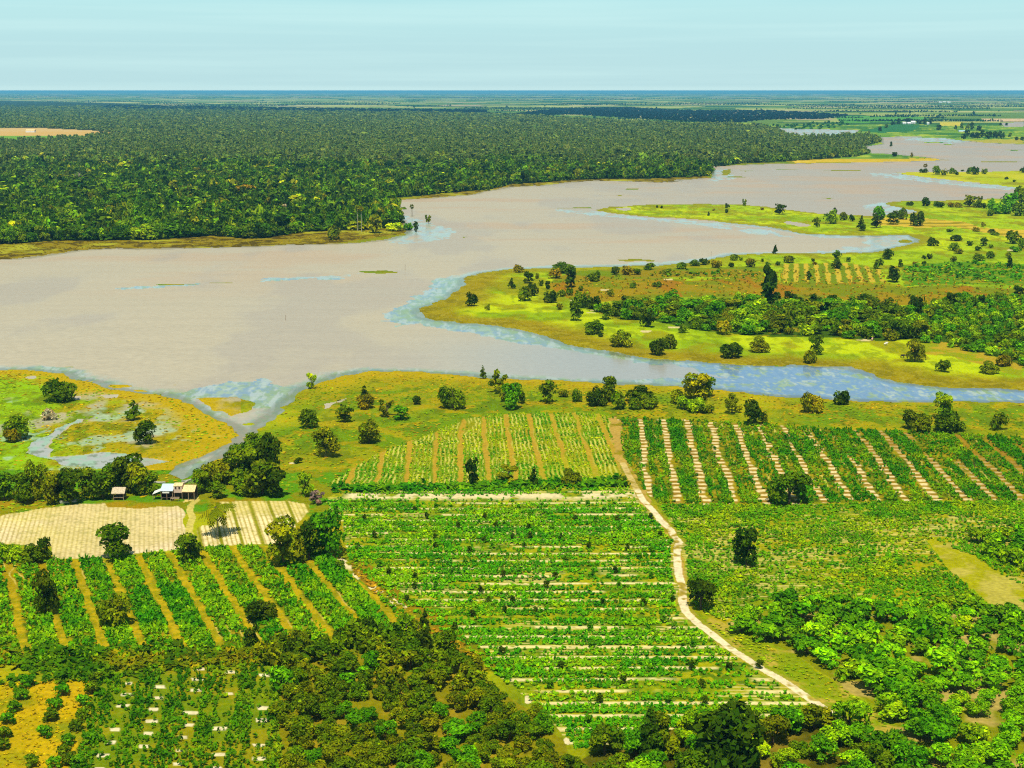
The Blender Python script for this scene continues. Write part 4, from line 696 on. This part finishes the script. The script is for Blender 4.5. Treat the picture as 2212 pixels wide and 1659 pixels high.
for t in [(773,499,48,7.5,'olive','western one of the twin sugar palms at the forest point'),(781,501,50,7.5,'gold','eastern one of the twin sugar palms at the forest point'),(890,467,21,6.5,'olive','lone round-headed palm standing in the water off the forest point'),(615,470,24,7,'grey','pale-headed palm poking out of the forest canopy'),(1998,373,15,6,'brown','reddish round-headed palm on the yellow bar in midstream'),(628,504,13,9,'olive','short fan palm at the forest edge, nearer the twin palms'),(594,509,11,8.5,'mid','short fan palm at the forest edge, farther from the twin palms')]:
    sugar_palm(*t[:6], z=-.25 if t[0] == 890 else 0, pale=t[0] not in (890, 1998))
def frond_mesh(seed):
    r = np.random.default_rng(seed); V = []; Q = []; CL = []; n = 9
    for s_ in (-1, 1):
        for i in range(n):
            t0, t1 = i/n, (i+.8)/n
            def p_(t_): return np.array([t_, 0, .42*t_ - .85*t_*t_])
            wl = .3*math.sin(math.pi*min(1, .12+.88*t0))+.05; a_, b_ = p_(t0), p_(t1); o = len(V); dr = np.array([.1, s_*wl, -wl*r.uniform(.4, .8)])
            V += [tuple(a_), tuple(b_), tuple(b_+dr), tuple(a_+dr*1.05)]; Q.append((o, o+1, o+2, o+3)); cc = math.exp(.15*r.normal()); CL += [(cc, cc, cc)]*4
    return mesh_np('frond', np.array(V), np.array(Q), np.array(CL))
FROND = [frond_mesh(i) for i in range(2)]
for m_ in FROND: m_.materials.append(M_leaf)
X, Y = g2w(470, 1157); mm = float(mpp(1157))
cp = bpy.data.objects.new('coconut_palm', None); C.objects.link(cp); cp.location = (X, Y, 0); cp['label'] = 'coconut palm with drooping fronds between the two sandy fields'; cp['category'] = 'palm'
hp = 62*mm
link('trunk', pymesh('trunk', [tube([(0, 0, -.2), (.15, 0, hp*.3), (.05, 0, hp*.7), (-.2, 0, hp)], [.26, .17, .14, .13], 8)]), M_pale, parent=cp)
cw_ = link('crown', pymesh('crown', [tube([(0, 0, -.5), (0, 0, .1), (0, 0, .5)], [.2, .34, .1], 8)]), M_bark, parent=cp, loc=(-.2, 0, hp))
for i in range(20):
    f_ = link('frond', FROND[i % 2], parent=cw_, color=LC['gold' if i % 3 == 0 else 'olive']); L_ = 5.4*TINT.uniform(.8, 1.1); f_.scale = (L_, L_*.8, L_); f_.rotation_euler = (0, TINT.uniform(-.55, .75), i*2.4)
# bare trees
def bare_tree(name, u, v, wpx, hpx, mat, label):
    X, Y = g2w(u, v); m = float(mpp(v)); me = trunk_mesh(int(u), 7, True); o = link(name, me, mat, loc=(X, Y, 0), label=label, cat='tree'); o.scale = (wpx*m*.7, wpx*m*.7, hpx*m); return o
bare_tree('dead_tree', 1468, 318, 9, 17, M_pale, 'bleached dead tree standing above the forest canopy')
bare_tree('bare_tree', 172, 396, 26, 26, M_dead, 'leafless brown tree amid the green forest in the west')
o = bare_tree('tree_stump', 2104, 1018, 10, 30, M_bark, 'charred upright tree stump in the eastern sand-striped field')
# ---------------------------------------------------------------- forest beyond the lake
rf = np.random.default_rng(12)
fx_, fy_ = [], []
y = 770.0
while y < 11000:
    px = y*y/368000.0; step = max(5.2, 1.45*px); lat = max(6.2, 3.2*y/3000.0)
    hw = y*.62; n = int(2*hw/lat); xs = -hw + (np.arange(n)+rf.random(n))*lat
    fx_.append(xs); fy_.append(y + rf.uniform(-.5, .5, n)*step*1.3); y += step
FX = np.concatenate(fx_); FY = np.concatenate(fy_); fu, fv = w2g(FX, FY)
k = pip(FOREST, fu, fv) & ~pip(CLEAR, fu, fv) & (fu > -330) & (fu < 2300); FX, FY, fu, fv = FX[k], FY[k], fu[k], fv[k]
nf = len(FX); n1 = fbm(FX/45, FY/45, 101); n2 = fbm(FX/160, FY/240, 102); n3 = rf.random(nf)
fc = np.tile(lf(76, 104, 2), (nf, 1)); fc[n3 > .42] = lf(56, 84, 6); fc[n3 > .66] = lf(92, 112, 2); fc[n3 > .84] = lf(40, 62, 10); fc[n3 > .96] = lf(122, 128, 4)
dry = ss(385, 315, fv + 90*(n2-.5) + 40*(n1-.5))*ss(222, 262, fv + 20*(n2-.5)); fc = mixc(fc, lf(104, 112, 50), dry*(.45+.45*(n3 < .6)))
fc *= np.exp(np.where(fv > 340, .34, .2)*rf.normal(size=nf) + .9*(n1-.5) + .8*(fbm(FX/14, FY/30, 103)-.5))[:, None]
fw = 9.6*np.exp(.32*rf.normal(size=nf))*np.maximum(1, FY/3200); fh = (8.2 + 8*(n1-.4) + 2.6*rf.normal(size=nf))*np.exp(.1*rf.normal(size=nf)); gi = rf.random(nf) < .035; fw = np.where(gi, fw*1.5, fw); fh = np.clip(np.where(gi, fh*1.5, fh), 4, 19)
front = sdist(FOREST[:45], FX, FY, fv > 372, 40); order = np.argsort(np.where(front < 26, FY, 1e9))
ind = order[:250]; ind = ind[front[ind] < 26]
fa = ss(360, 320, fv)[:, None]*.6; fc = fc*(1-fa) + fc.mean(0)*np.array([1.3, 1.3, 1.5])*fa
isf = np.zeros(nf, bool); isf[ind] = True
for i in ind:
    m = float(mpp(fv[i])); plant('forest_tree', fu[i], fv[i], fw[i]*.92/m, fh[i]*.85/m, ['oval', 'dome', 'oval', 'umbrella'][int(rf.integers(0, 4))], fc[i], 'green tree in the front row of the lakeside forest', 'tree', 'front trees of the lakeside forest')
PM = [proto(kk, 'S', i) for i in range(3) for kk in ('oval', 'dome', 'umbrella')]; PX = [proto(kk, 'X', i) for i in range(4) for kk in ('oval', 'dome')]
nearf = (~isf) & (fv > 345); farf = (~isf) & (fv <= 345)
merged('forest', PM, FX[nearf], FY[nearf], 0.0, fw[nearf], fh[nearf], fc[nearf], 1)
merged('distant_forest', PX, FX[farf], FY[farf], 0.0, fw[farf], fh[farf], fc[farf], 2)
# dark plantations and tree lines on the far plain
def fill(P, seed, hgt, colr, name, lat=9.0, dens=1.3):
    r = np.random.default_rng(seed); a, b = g2w([p[0] for p in P], [p[1] for p in P]); xs = []; ys = []; y = b.min()
    while y < b.max():
        px = y*y/368000.0; w_ = max(lat, 3.2*y/3000.0); n = int((a.max()-a.min())/w_)+1
        xs.append(a.min() + (np.arange(n)+r.random(n))*w_); ys.append(y + r.random(n)*px*dens); y += px*dens
    X = np.concatenate(xs); Y = np.concatenate(ys); u, v = w2g(X, Y); k = pip(P, u, v); X, Y = X[k], Y[k]; n = len(X)
    merged(name, PX, X, Y, 0.0, 13*np.exp(.2*r.normal(size=n))*np.maximum(1, Y/4500), hgt*np.exp(.15*r.normal(size=n)), np.tile(colr, (n, 1))*np.exp(.15*r.normal(size=n))[:, None], seed)
fill(DARKPLANT, 41, 7, lf(16, 40, 44), 'rubber_plantation')
fill(PLANT2, 42, 13, lf(12, 34, 36), 'dark_treeline')
r = np.random.default_rng(44); XS = []; YS = []; HS = []; WS = []
for i in range(120):
    v0 = HOR + 4 + 66*r.random()**1.5; u0 = r.uniform(-300, 2300); L_ = r.uniform(60, 620)*(1 if v0 < 235 else .4); n = int(L_/2.6)+2
    u_ = u0 + np.arange(n)*2.6 + r.normal(size=n); v_ = v0 + (r.random()-.5)*.004*(u_-u0) + .15*r.normal(size=n)
    X, Y = g2w(u_, np.maximum(v_, HOR+3)); big = r.random() < .3
    XS.append(X); YS.append(Y); HS.append(np.clip(r.normal(7 if not big else 9, 2.5, n), 3, 16)); WS.append(2.6*mpp(v_)*r.uniform(1, 1.9, n))
for i in range(150):
    v0 = HOR + 5 + 60*r.random()**1.3; u0 = r.uniform(-200, 2300); X, Y = g2w([u0], [v0]); hh = r.uniform(9, 20); XS.append(X); YS.append(Y); HS.append(np.array([hh])); WS.append(np.array([hh*r.uniform(.6, 1.2)]))
X = np.concatenate(XS); Y = np.concatenate(YS); hh = np.concatenate(HS); ww = np.concatenate(WS); u_, v_ = w2g(X, Y); wm_, _, _ = water_mask(X, Y); k = ~pip(FOREST, u_, v_) & ~wm_ & ~pip(CLEAR, u_, v_); n = k.sum()
merged('far_treeline', PX, X[k], Y[k], 0.0, ww[k], hh[k], np.tile(lf(28, 66, 40), (n, 1))*np.exp(.2*r.normal(size=n))[:, None], 45)
# bushes along the far meadow east of the wood
P = [(1640,274),(1720,266),(1840,262),(1850,272),(1760,280),(1690,280)]
fill(P, 46, 8, lf(52, 96, 24), 'far_scrub', 16, 4.0)
# ---------------------------------------------------------------- crops
CL = [crown('clump', 12, .6, 200+i, .55) for i in range(5)]; TF = [crown('clump', 7, .7, 300+i, .5) for i in range(5)]
def grid(P, dx, dy, jx, jy, seed):
    r = np.random.default_rng(seed); a, b = g2w([p[0] for p in P], [p[1] for p in P]); xs = np.arange(a.min(), a.max(), dx); ys = np.arange(b.min(), b.max(), dy)
    X, Y = np.meshgrid(xs, ys); X = X.ravel() + r.uniform(-jx, jx, X.size); Y = Y.ravel() + r.uniform(-jy, jy, Y.size); u, v = w2g(X, Y); k = pip(P, u, v) & (u > -150) & (u < 2360)
    X, Y, u, v = X[k], Y[k], u[k], v[k]; d = sdist(PATH, X, Y, np.ones(len(X), bool), 6); k = d > 1.5; return X[k], Y[k], u[k], v[k], r
def crop(name, X, Y, sw, sh, col, r, seed, prs=CL):
    n = len(X); merged(name, prs, X, Y, 0.0, sw*np.exp(.22*r.normal(size=n)), sh*np.exp(.25*r.normal(size=n)), col*np.exp(.14*r.normal(size=n))[:, None], seed)
def greens(X, Y, seed, a=(84, 140, 0), b=(112, 154, 0), c=(50, 118, 0)):
    q = fbm(X/14, Y/14, seed); q2 = fbm(X/6, Y/6, seed+1); return mixc(mixc(np.tile(lf(*a), (len(X), 1)), lf(*b), ss(.42, .6, q)), lf(*c), ss(.5, .66, q2)*.8)
X, Y, u, v, r = grid(FB, .66, .66, .32, .32, 51); k, x0 = strip(u, v, -190, 8.7, 59.5, 1.3); thin = ss(.62, .44, fbm(X/20, Y/20, 52) + .0006*np.maximum(0, 230-u))
q = (k + .7*(r.random(len(X))-.5) > 0) & (r.random(len(X)) < .4+.6*thin)
crop('cassava_crop', X[q], Y[q], 1.15, 1.05, greens(X[q], Y[q], 53), r, 3)
X, Y, u, v, r = grid(FC, .66, .71875, .3, .16, 54); ky = Y/5.75-np.round(Y/5.75); dens = fbm(X/24, Y/11, 55) + .22*(_h(np.round(Y/5.75), 0*Y, 61)-.5)
k2 = Y/1.4375-np.round(Y/1.4375); q = (np.abs(ky) > .14 - .1*ss(.5, .6, dens)) & (r.random(len(X)) < (.3+.7*ss(.34, .52, dens))*np.where(np.abs(k2) < .28, 1, .55)) & ((v > 1082) | (v < 1068) | (r.random(len(X)) < .2))
crop('cassava_crop', X[q], Y[q], 1.05, .72, greens(X[q], Y[q], 56, (84, 148, 0), (118, 162, 0), (52, 124, 0)), r, 4)
X, Y, u, v, r = grid(FE, .8, .9, .3, .4, 57); k, x0 = strip(u, v, 1295, 8.6, 6.5, 1.2); op = np.clip(ss(64, 46, x0) + ss(.36, .5, fbm(x0/8.6*2.3+9, Y/22, 77)+.12*ss(960, 1040, v)), 0, 1)
q = ((k + .5*(r.random(len(X))-.5) > 0) | (r.random(len(X)) > .35+.65*op)) & (r.random(len(X)) < .22+.78*ss(.4, .56, fbm(x0/2.4, Y/20, 58)))
crop('cassava_crop', X[q], Y[q], 1.05, .9, greens(X[q], Y[q], 59, (66, 124, 0), (106, 144, 0), (42, 104, 2)), r, 5)
X, Y, u, v, r = grid(FD, .72, .9, .2, .4, 60); k, x0 = strip(u, v, 980, 8.7, -6.6, .9); kk = (x0-.72)/1.45; kk = np.abs(kk-np.round(kk)); q = (k > 0) & (kk < .26) & (r.random(len(X)) < ss(.3, .5, fbm(X/18, Y/24, 61)+.08))
crop('bean_crop', X[q], Y[q], .8, .55, greens(X[q], Y[q], 62, (92, 148, 6), (150, 168, 6), (60, 130, 10)), r, 6)
X, Y, u, v, r = grid(FF, .85, .8, .42, .3, 63); q = r.random(len(X)) < .34+.66*ss(.4, .6, fbm(X/16, Y/9, 64)+.1*ss(1230, 1290, v)+.1*ss(1130, 1100, v)-.06*ss(1130, 1180, v)*ss(1260, 1200, v))
crop('cassava_crop', X[q], Y[q], 1.1, .6, greens(X[q], Y[q], 65, (92, 142, 0), (124, 152, 0), (64, 122, 0)), r, 7)
X, Y, u, v, r = grid(FG, .8, .8, .38, .38, 66); x0 = (u-690)*mpp(v); kx = (x0+39.3)/6.9; fx = np.abs(kx-np.round(kx)); q = (x0 > -46) & (r.random(len(X)) < np.where(fx > .24, .75, .2)*ss(.3, .5, fbm(X/3, Y/5, 69)+.12))
crop('vegetable_crop', X[q], Y[q], 1.05, 1.0, greens(X[q], Y[q], 67, (78, 122, 0), (106, 134, 0), (50, 96, 2)), r, 8)
X, Y, u, v, r = grid(FG, 1.0, 1.0, .5, .5, 68); x0 = (u-690)*mpp(v); q = x0 <= -46; n = q.sum()
q &= r.random(len(X)) < .5; n = q.sum(); crop('dry_grass', X[q], Y[q], .95, .3, np.tile(lf(176, 158, 4)*.75, (n, 1)), r, 9, TF)
# rough grass, sedge and scrub
LANDN = [(-150,800),(60,800),(150,815),(350,852),(520,925),(540,960),(380,1030),(395,1075),(200,1085),(0,1110),(-150,1115)]
LANDS = [(560,950),(640,860),(690,830),(800,806),(1003,812),(1256,829),(1531,842),(1834,868),(2360,874),(2360,940),(1800,920),(1320,902),(1310,888),(1100,886),(1000,900),(940,925),(840,965),(700,1048),(690,1075),(560,1078)]
for nm, P, dx, dy, a, b, c, hh, sd_ in [('marsh_grass', LANDN, 2.3, 3.2, (150, 176, 6), (182, 150, 20), (100, 150, 6), .6, 71), ('meadow_grass', LANDS, 2.1, 3.0, (132, 152, 8), (176, 146, 20), (100, 138, 8), .6, 72),
      ('scrub_growth', [(1180,606),(1420,590),(1650,586),(1820,575),(2300,575),(2300,660),(2060,660),(1700,650),(1440,640),(1240,655)], 4.2, 7, (150, 138, 8), (160, 122, 10), (110, 136, 2), 1.2, 73),
      ('green_scrub', [(1950,578),(2075,566),(2200,572),(2300,580),(2300,612),(2130,612),(1960,606)], 4.0, 6, (74, 140, 8), (104, 150, 8), (54, 110, 14), 2.2, 74),
      ('scrub_growth', [(1400,590),(1520,584),(1640,588),(1650,602),(1500,606),(1400,604)], 5.0, 8, (84, 130, 8), (120, 140, 10), (60, 110, 14), 2.0, 75),
      ('verge_grass', [(760,1195),(800,1255),(860,1306),(950,1360),(1030,1410),(1060,1450),(1000,1440),(930,1372),(860,1325),(780,1250),(735,1200)], 1.0, 1.1, (150, 126, 20), (170, 130, 24), (110, 130, 10), .8, 76),
      ('verge_grass', [(1500,1335),(1565,1352),(1690,1410),(1880,1520),(1990,1640),(1900,1640),(1815,1550),(1700,1468),(1600,1402)], 1.2, 1.2, (136, 156, 10), (168, 158, 24), (112, 146, 8), .45, 77),
      ('rough_growth', [(-150,1405),(150,1400),(430,1400),(600,1400),(600,1440),(420,1442),(300,1462),(200,1475),(0,1490),(-150,1490)], 1.1, 1.2, (78, 116, 2), (120, 122, 4), (50, 90, 4), 1.3, 80),
      ('border_hedge', [(720,1052),(1000,1050),(1110,1046),(1200,1040),(1352,1036),(1366,1054),(1000,1060),(720,1064)], .95, 1.3, (62, 128, 0), (92, 140, 0), (38, 96, 6), 1.7, 78),
      ('bank_reeds', [(-150,528),(553,518),(760,500),(862,492),(850,512),(700,524),(553,530),(250,536),(0,556),(-150,562)], 4.2, 6, (150, 132, 22), (118, 98, 16), (168, 164, 30), .9, 79)]:
    X, Y, u, v, r = grid(P, dx, dy, dx*.5, dy*.5, sd_); wm_, _, _ = water_mask(X, Y); q = ~wm_ & (r.random(len(X)) < .25+.75*ss(.35, .6, fbm(X/14, Y/20, sd_+100)))
    if nm == 'border_hedge': q = ~wm_ & (r.random(len(X)) < .75)
    crop(nm, X[q], Y[q], hh*(2.4 if hh < 1 else 1.6), hh*(.42 if hh < 1 else .85), greens(X[q], Y[q], sd_+50, a, b, c)*(.84 if hh < 1 else .85), r, sd_, TF if hh < 1 else CL)
# ---------------------------------------------------------------- buildings
def quadbox(x0, x1, y0, y1, z0, z1):
    V = [(x0,y0,z0),(x1,y0,z0),(x1,y1,z0),(x0,y1,z0),(x0,y0,z1),(x1,y0,z1),(x1,y1,z1),(x0,y1,z1)]
    return V, [(0,3,2,1),(4,5,6,7),(0,1,5,4),(1,2,6,5),(2,3,7,6),(3,0,4,7)]
def slab(a, b, c, d, th=.06):
    """sheet through four corners with thickness, corrugated across"""
    n = 14; V = []; Q = []; a, b, c, d = map(np.array, (a, b, c, d))
    for i in range(n+1):
        t_ = i/n; w_ = .03*(i % 2); V += [tuple(a+(b-a)*t_+np.array([0, 0, w_])), tuple(d+(c-d)*t_+np.array([0, 0, w_]))]
    m = len(V); V += [(x_, y_, z_-th) for x_, y_, z_ in V]
    for i in range(n):
        k_ = 2*i; Q += [(k_, k_+2, k_+3, k_+1), (m+k_, m+k_+1, m+k_+3, m+k_+2), (k_, m+k_, m+k_+2, k_+2), (k_+1, k_+3, m+k_+3, m+k_+1)]
    Q += [(0, 1, m+1, m), (2*n, m+2*n, m+2*n+1, 2*n+1)]; return V, Q
M_tin = flat_mat('tin_roof', (.50, .62, .62), .45, .12, 2, .4); M_lean = flat_mat('pale_tin', (.72, .74, .66), .5, .15, 3, .4); M_thatch = flat_mat('straw_thatch', (.72, .52, .24), .9, .35, 2.5)
M_plank = flat_mat('pinkish_planks', (.62, .46, .36), .8, .25, 4, .1, 0, (1, 1, 4)); M_darkw = flat_mat('dark_timber', (.05, .04, .03), .9); M_post = flat_mat('post_wood', (.3, .22, .14), .9)
M_white = flat_mat('white_paint', (.80, .80, .76), .6, .06); M_cloth = flat_mat('white_cloth', (.8, .82, .78), .8, .06); M_boat = flat_mat('weathered_boat', (.55, .52, .44), .7, .2); M_hutroof = flat_mat('grey_thatch', (.52, .42, .27), .9, .3, 3)
M_blueroof = flat_mat('blue_sheet', (.35, .55, .6), .5, .1)
def root(name, u, v, label, cat, rz=0):
    X, Y = g2w(u, v); e = bpy.data.objects.new(name, None); C.objects.link(e); e.location = (X, Y, 0); e.rotation_euler = (0, 0, rz); e['label'] = label; e['category'] = cat; return e
def part(name, geo, mat, par): return link(name, pymesh(name, geo), mat, parent=par)
hs = root('stilt_house', 361, 1081, 'stilt house with blue grey tin roof and pale lean-to', 'house')
part('roof', [slab((-1.9, -.3, 3.0), (1.9, -.3, 3.0), (1.9, 3.0, 4.35), (-1.9, 3.0, 4.35)), slab((-1.9, 3.0, 4.34), (1.9, 3.0, 4.34), (1.9, 5.4, 3.3), (-1.9, 5.4, 3.3))], M_tin, hs)
part('lean_to_roof', [slab((-4.3, -.2, 1.95), (-1.95, -.2, 2.9), (-1.95, 2.6, 3.15), (-4.3, 2.6, 2.2))], M_lean, hs)
part('wall', [quadbox(-1.75, 1.75, 1.6, 4.9, .9, 3.05), quadbox(-1.74, -1.66, 0, 1.6, .9, 2.9), quadbox(1.66, 1.74, 0, 1.6, .9, 2.9)], M_darkw, hs)
part('floor', [quadbox(-1.8, 1.8, -.1, 5.0, .78, .9)], M_darkw, hs)
for px_, py_ in ((-1.7, 0), (0, 0), (1.7, 0), (-1.7, 4.8), (1.7, 4.8), (-4.1, -.1), (-4.1, 2.4)): part('post', [quadbox(px_-.08, px_+.08, py_-.08, py_+.08, -.2, 2.0 if px_ < -3 else 3.0)], M_post, hs)
cl = root('white_banner', 361, 1081, 'long white cloth hanging under the tin roof', 'cloth'); o_ = part('cloth', [quadbox(-1.25, .8, -.24, -.2, 2.3, 2.75)], M_cloth, cl)
h2 = root('plank_house', 383, 1081, 'small plank house with two dark shutters and straw roof wing', 'house')
part('wall', [quadbox(-1.1, 1.4, .6, 4.2, 2.2, 4.3)], M_plank, h2)
for xx in (-.45, .62): part('shutter', [quadbox(xx-.24, xx+.24, .55, .597, 3.35, 4.1)], M_darkw, h2)
part('ridge_roof', [slab((-1.2, .5, 4.28), (1.5, .5, 4.28), (1.5, 2.5, 4.75), (-1.2, 2.5, 4.75), .08), slab((-1.2, 2.5, 4.74), (1.5, 2.5, 4.74), (1.5, 4.4, 4.3), (-1.2, 4.4, 4.3), .08)], M_thatch, h2)
part('straw_roof', [slab((1.45, -.2, 2.75), (5.3, -.2, 2.75), (5.3, 2.9, 4.0), (1.45, 2.9, 4.0), .14), slab((1.45, 2.9, 3.99), (5.3, 2.9, 3.99), (5.3, 5.0, 3.0), (1.45, 5.0, 3.0), .14)], M_thatch, h2)
part('lower_wall', [quadbox(-1.0, 5.1, 1.5, 4.1, .7, 2.19)], M_darkw, h2); part('rear_wall', [quadbox(1.5, 5.1, 1.5, 4.6, 2.2, 2.75)], M_darkw, h2)
for px_, py_ in ((-1.0, .7), (1.35, .7), (3.4, 0), (5.1, 0), (5.1, 4.4), (-1.0, 4.0)): part('post', [quadbox(px_-.08, px_+.08, py_-.08, py_+.08, -.2, 2.7 if px_ > 2 else 2.2)], M_post, h2)
bn = root('wooden_bench', 378, 1083, 'low wooden bench of rough boards in front of the houses', 'bench')
part('seat', [quadbox(-1.3, 1.3, -.3, .3, .85, .98)], M_post, bn); part('backrest', [quadbox(-1.3, 1.3, .24, .3, .98, 1.3)], M_post, bn)
for a in (-1.2, 1.2): part('leg', [quadbox(a-.06, a+.06, -.25, .25, -.1, .85)], M_post, bn)
hu = root('thatched_hut', 257, 1081, 'small open hut with grey thatch on four posts', 'hut')
part('roof', [slab((-2.1, -.5, 2.3), (1.9, -.5, 2.3), (1.9, 1.5, 3.7), (-2.1, 1.5, 3.75), .18), slab((-2.1, 1.5, 3.74), (1.9, 1.5, 3.69), (1.9, 3.4, 2.4), (-2.1, 3.4, 2.4), .18)], M_hutroof, hu)
part('floor', [quadbox(-1.6, 1.5, -.1, 3.0, .8, .95)], M_post, hu); part('wall', [quadbox(-1.55, 1.45, 2.2, 2.3, .95, 2.9)], M_darkw, hu)
for px_ in (-1.5, 1.4):
    for py_ in (0, 2.9): part('post', [quadbox(px_-.09, px_+.09, py_-.09, py_+.09, -.2, 2.5)], M_post, hu)
def hull(L, W, Hh):
    V = []; Q = []; n = 9
    for i in range(n+1):
        t_ = i/n; w_ = W/2*math.sin(math.pi*(.06+.88*t_))**.6; zz = Hh*(1+.6*(2*t_-1)**2); x_ = L*(t_-.5); V += [(x_, -w_, zz), (x_, -w_*.6, .05*Hh+.3*Hh*(2*t_-1)**4), (x_, w_*.6, .05*Hh+.3*Hh*(2*t_-1)**4), (x_, w_, zz)]
    for i in range(n):
        for j in range(3): Q.append((4*i+j, 4*i+j+1, 4*i+5+j, 4*i+4+j))
    return V, Q
def boat(u, v, L, W, rz, label):
    e = root('wooden_boat', u, v, label, 'boat', rz); h_ = part('hull', [hull(L, W, .55)], M_boat, e); sm = h_.modifiers.new('thick', 'SOLIDIFY'); sm.thickness = .05
    for xx in (-.22, .05, .3): part('thwart', [quadbox(L*xx-.12, L*xx+.12, -W*.4, W*.4, .42, .47)], M_boat, e)
boat(150, 1086, 5.6, 1.3, .35, 'long grey boat lying on the grass beside the sandy field')
boat(343, 1045, 4.2, 1.1, -.15, 'pale boat drawn up on grass behind the tin-roofed house')
boat(396, 1046, 3.6, .9, .9, 'dark narrow boat at the creek head, nearest the plank house'); boat(404, 1041, 3.4, .9, .6, 'narrow boat farther up the creek head beside its twin')
e = root('timber_stack', 412, 1048, 'untidy stack of poles leaning behind the straw roof', 'timber')
part('poles', [tube([(i*.3-.9, .1*i, 0), (i*.3-.5+.3*(i % 3), .4, 1.3+.2*(i % 2))], [.07, .05], 5) for i in range(7)], M_dead, e)
def gable(u, v, L, Dp, hw, hr, rz, mw, mr, label, cat='house', name='farmhouse'):
    e = root(name, u, v, label, cat, rz); part('wall', [quadbox(-L/2, L/2, 0, Dp, -.2, hw)], mw, e)
    part('roof', [slab((-L/2-.3, -.4, hw), (L/2+.3, -.4, hw), (L/2+.3, Dp/2, hw+hr), (-L/2-.3, Dp/2, hw+hr)), slab((-L/2-.3, Dp/2, hw+hr-.01), (L/2+.3, Dp/2, hw+hr-.01), (L/2+.3, Dp+.4, hw), (-L/2-.3, Dp+.4, hw))], mr, e)
    part('door', [quadbox(-.6, .6, -.05, -.003, 0, 2.2)], M_darkw, e); return e
gable(1954, 268, 13, 9, 5, 3, 0, M_white, M_lean, 'western white shed in the far hamlet', 'shed', 'white_shed')
gable(1964, 268, 12, 9, 4, 3, 0, M_white, M_white, 'middle white shed in the far hamlet', 'shed', 'white_shed')
gable(1973, 267, 16, 10, 6, 4, .1, M_white, M_white, 'tallest white shed at the east end of the far hamlet', 'shed', 'white_shed')
gable(2005, 269, 8, 8, 6, 2, 0, M_white, M_lean, 'small white hut set apart east of the white sheds', 'hut', 'white_hut')
gable(2104, 294, 12, 8, 5, 3, 0, M_white, M_white, 'white farmhouse almost hidden in dark trees by the far shore')
gable(2081, 285, 26, 9, 3, 2, 0, M_white, M_blueroof, 'long barn with pale blue roof behind the white farmhouse', 'barn', 'blue_barn')
gable(65, 286, 26, 12, 5, 4, 0, M_white, M_thatch, 'yellowish hut in the bare clearing within the forest', 'hut', 'clearing_hut')
for i, (a, b) in enumerate([(2032, 222), (2040, 221), (2050, 222)]):
    gable(a, b, 30, 16, 6, 5, 0, M_white, M_lean, ['western', 'middle', 'eastern'][i] + ' one of three pale buildings in the farthest village', 'house', 'village_house')
# ---------------------------------------------------------------- stakes and grazing animals
for u, v, hp_, lab in [(617, 691, 11, 'thin stake standing alone in the open lake near the west bank'), (875, 583, 13, 'thin stake in the lake beyond the green islet'), (1536, 551, 8, 'reddish stake in the shallows off the green spit'), (887, 496, 9, 'dark mooring post beside the tip of the forest point')]:
    X, Y = g2w(u, v); m = float(mpp(v)); me = pymesh('mooring_stake', [tube([(0, 0, -1), (.05, 0, hp_*m*.5), (.12, .05, hp_*m)], [.13, .11, .07], 6), tube([(.05, 0, hp_*m*.6), (.4, 0, hp_*m*.75)], [.06, .04], 5)]); link('mooring_stake', me, M_post, loc=(X, Y, 0), label=lab, cat='stake')
def cow(u, v, col, rz, label):
    X, Y = g2w(u, v); me = bpy.data.meshes.new('cow')
    P = [(0, 0, 1.05), (.6, 0, 1.08), (.95, 0, 1.2), (1.25, 0, 1.1), (1.5, 0, .85), (-.6, 0, 1.1), (-.85, 0, .6)]; E = [(0, 1), (1, 2), (2, 3), (3, 4), (0, 5), (5, 6)]; R = [.38, .36, .22, .17, .1, .34, .04]
    for i, xx, yy in ((1, .6, .2), (1, .6, -.2), (5, -.6, .2), (5, -.6, -.2)):
        a = len(P); P += [(xx, yy, .72), (xx+.03, yy, .36), (xx, yy, .0)]; E += [(i, a), (a, a+1), (a+1, a+2)]; R += [.16, .08, .07]
    for yy in (.16, -.16): a = len(P); P.append((1.22, yy*1.4, 1.28)); E.append((3, a)); R.append(.05)
    me.from_pydata(P, E, []); o = link('cow', me, col, loc=(X, Y, 0), label=label, cat='cow'); sk = o.modifiers.new('skin', 'SKIN')
    for i, q_ in enumerate(R): me.skin_vertices[0].data[i].radius = (q_, q_)
    me.skin_vertices[0].data[0].use_root = True; ss_ = o.modifiers.new('smooth', 'SUBSURF'); ss_.levels = 1; ss_.render_levels = 1; o.rotation_euler = (0, 0, rz); o.scale = (1.15,)*3
M_cream = flat_mat('cream_hide', (.78, .72, .6), .8, .1); M_tan = flat_mat('tan_hide', (.6, .4, .28), .8, .1); M_black = flat_mat('dark_hide', (.03, .028, .025), .8, .1)
cow(1913, 746, M_cream, .5, 'cream white cow grazing below the thicket on the spit'); cow(1884, 736, M_tan, 1.2, 'tan cow standing against the thicket edge'); cow(1949, 773, M_black, .2, 'small dark cow on the bright grass near the channel')
# ---------------------------------------------------------------- humid air
hv = []
R_ = 170000.0; z0_, z1_ = -2.3, H+1.5
V, Q = quadbox(-R_, R_, -300.0, R_, z0_, z1_)
M_haze, t, p = newmat('haze'); t.nodes.remove(p)
pv = nn(t, 'ShaderNodeVolumePrincipled'); pv.inputs['Density'].default_value = 3.8e-5; pv.inputs['Color'].default_value = (.20, .68, .98, 1); pv.inputs['Anisotropy'].default_value = 0.0
t.links.new(pv.outputs[0], t.nodes['Material Output'].inputs['Volume'])
link('haze', pymesh('haze', [(V, Q)]), M_haze, kind='stuff')
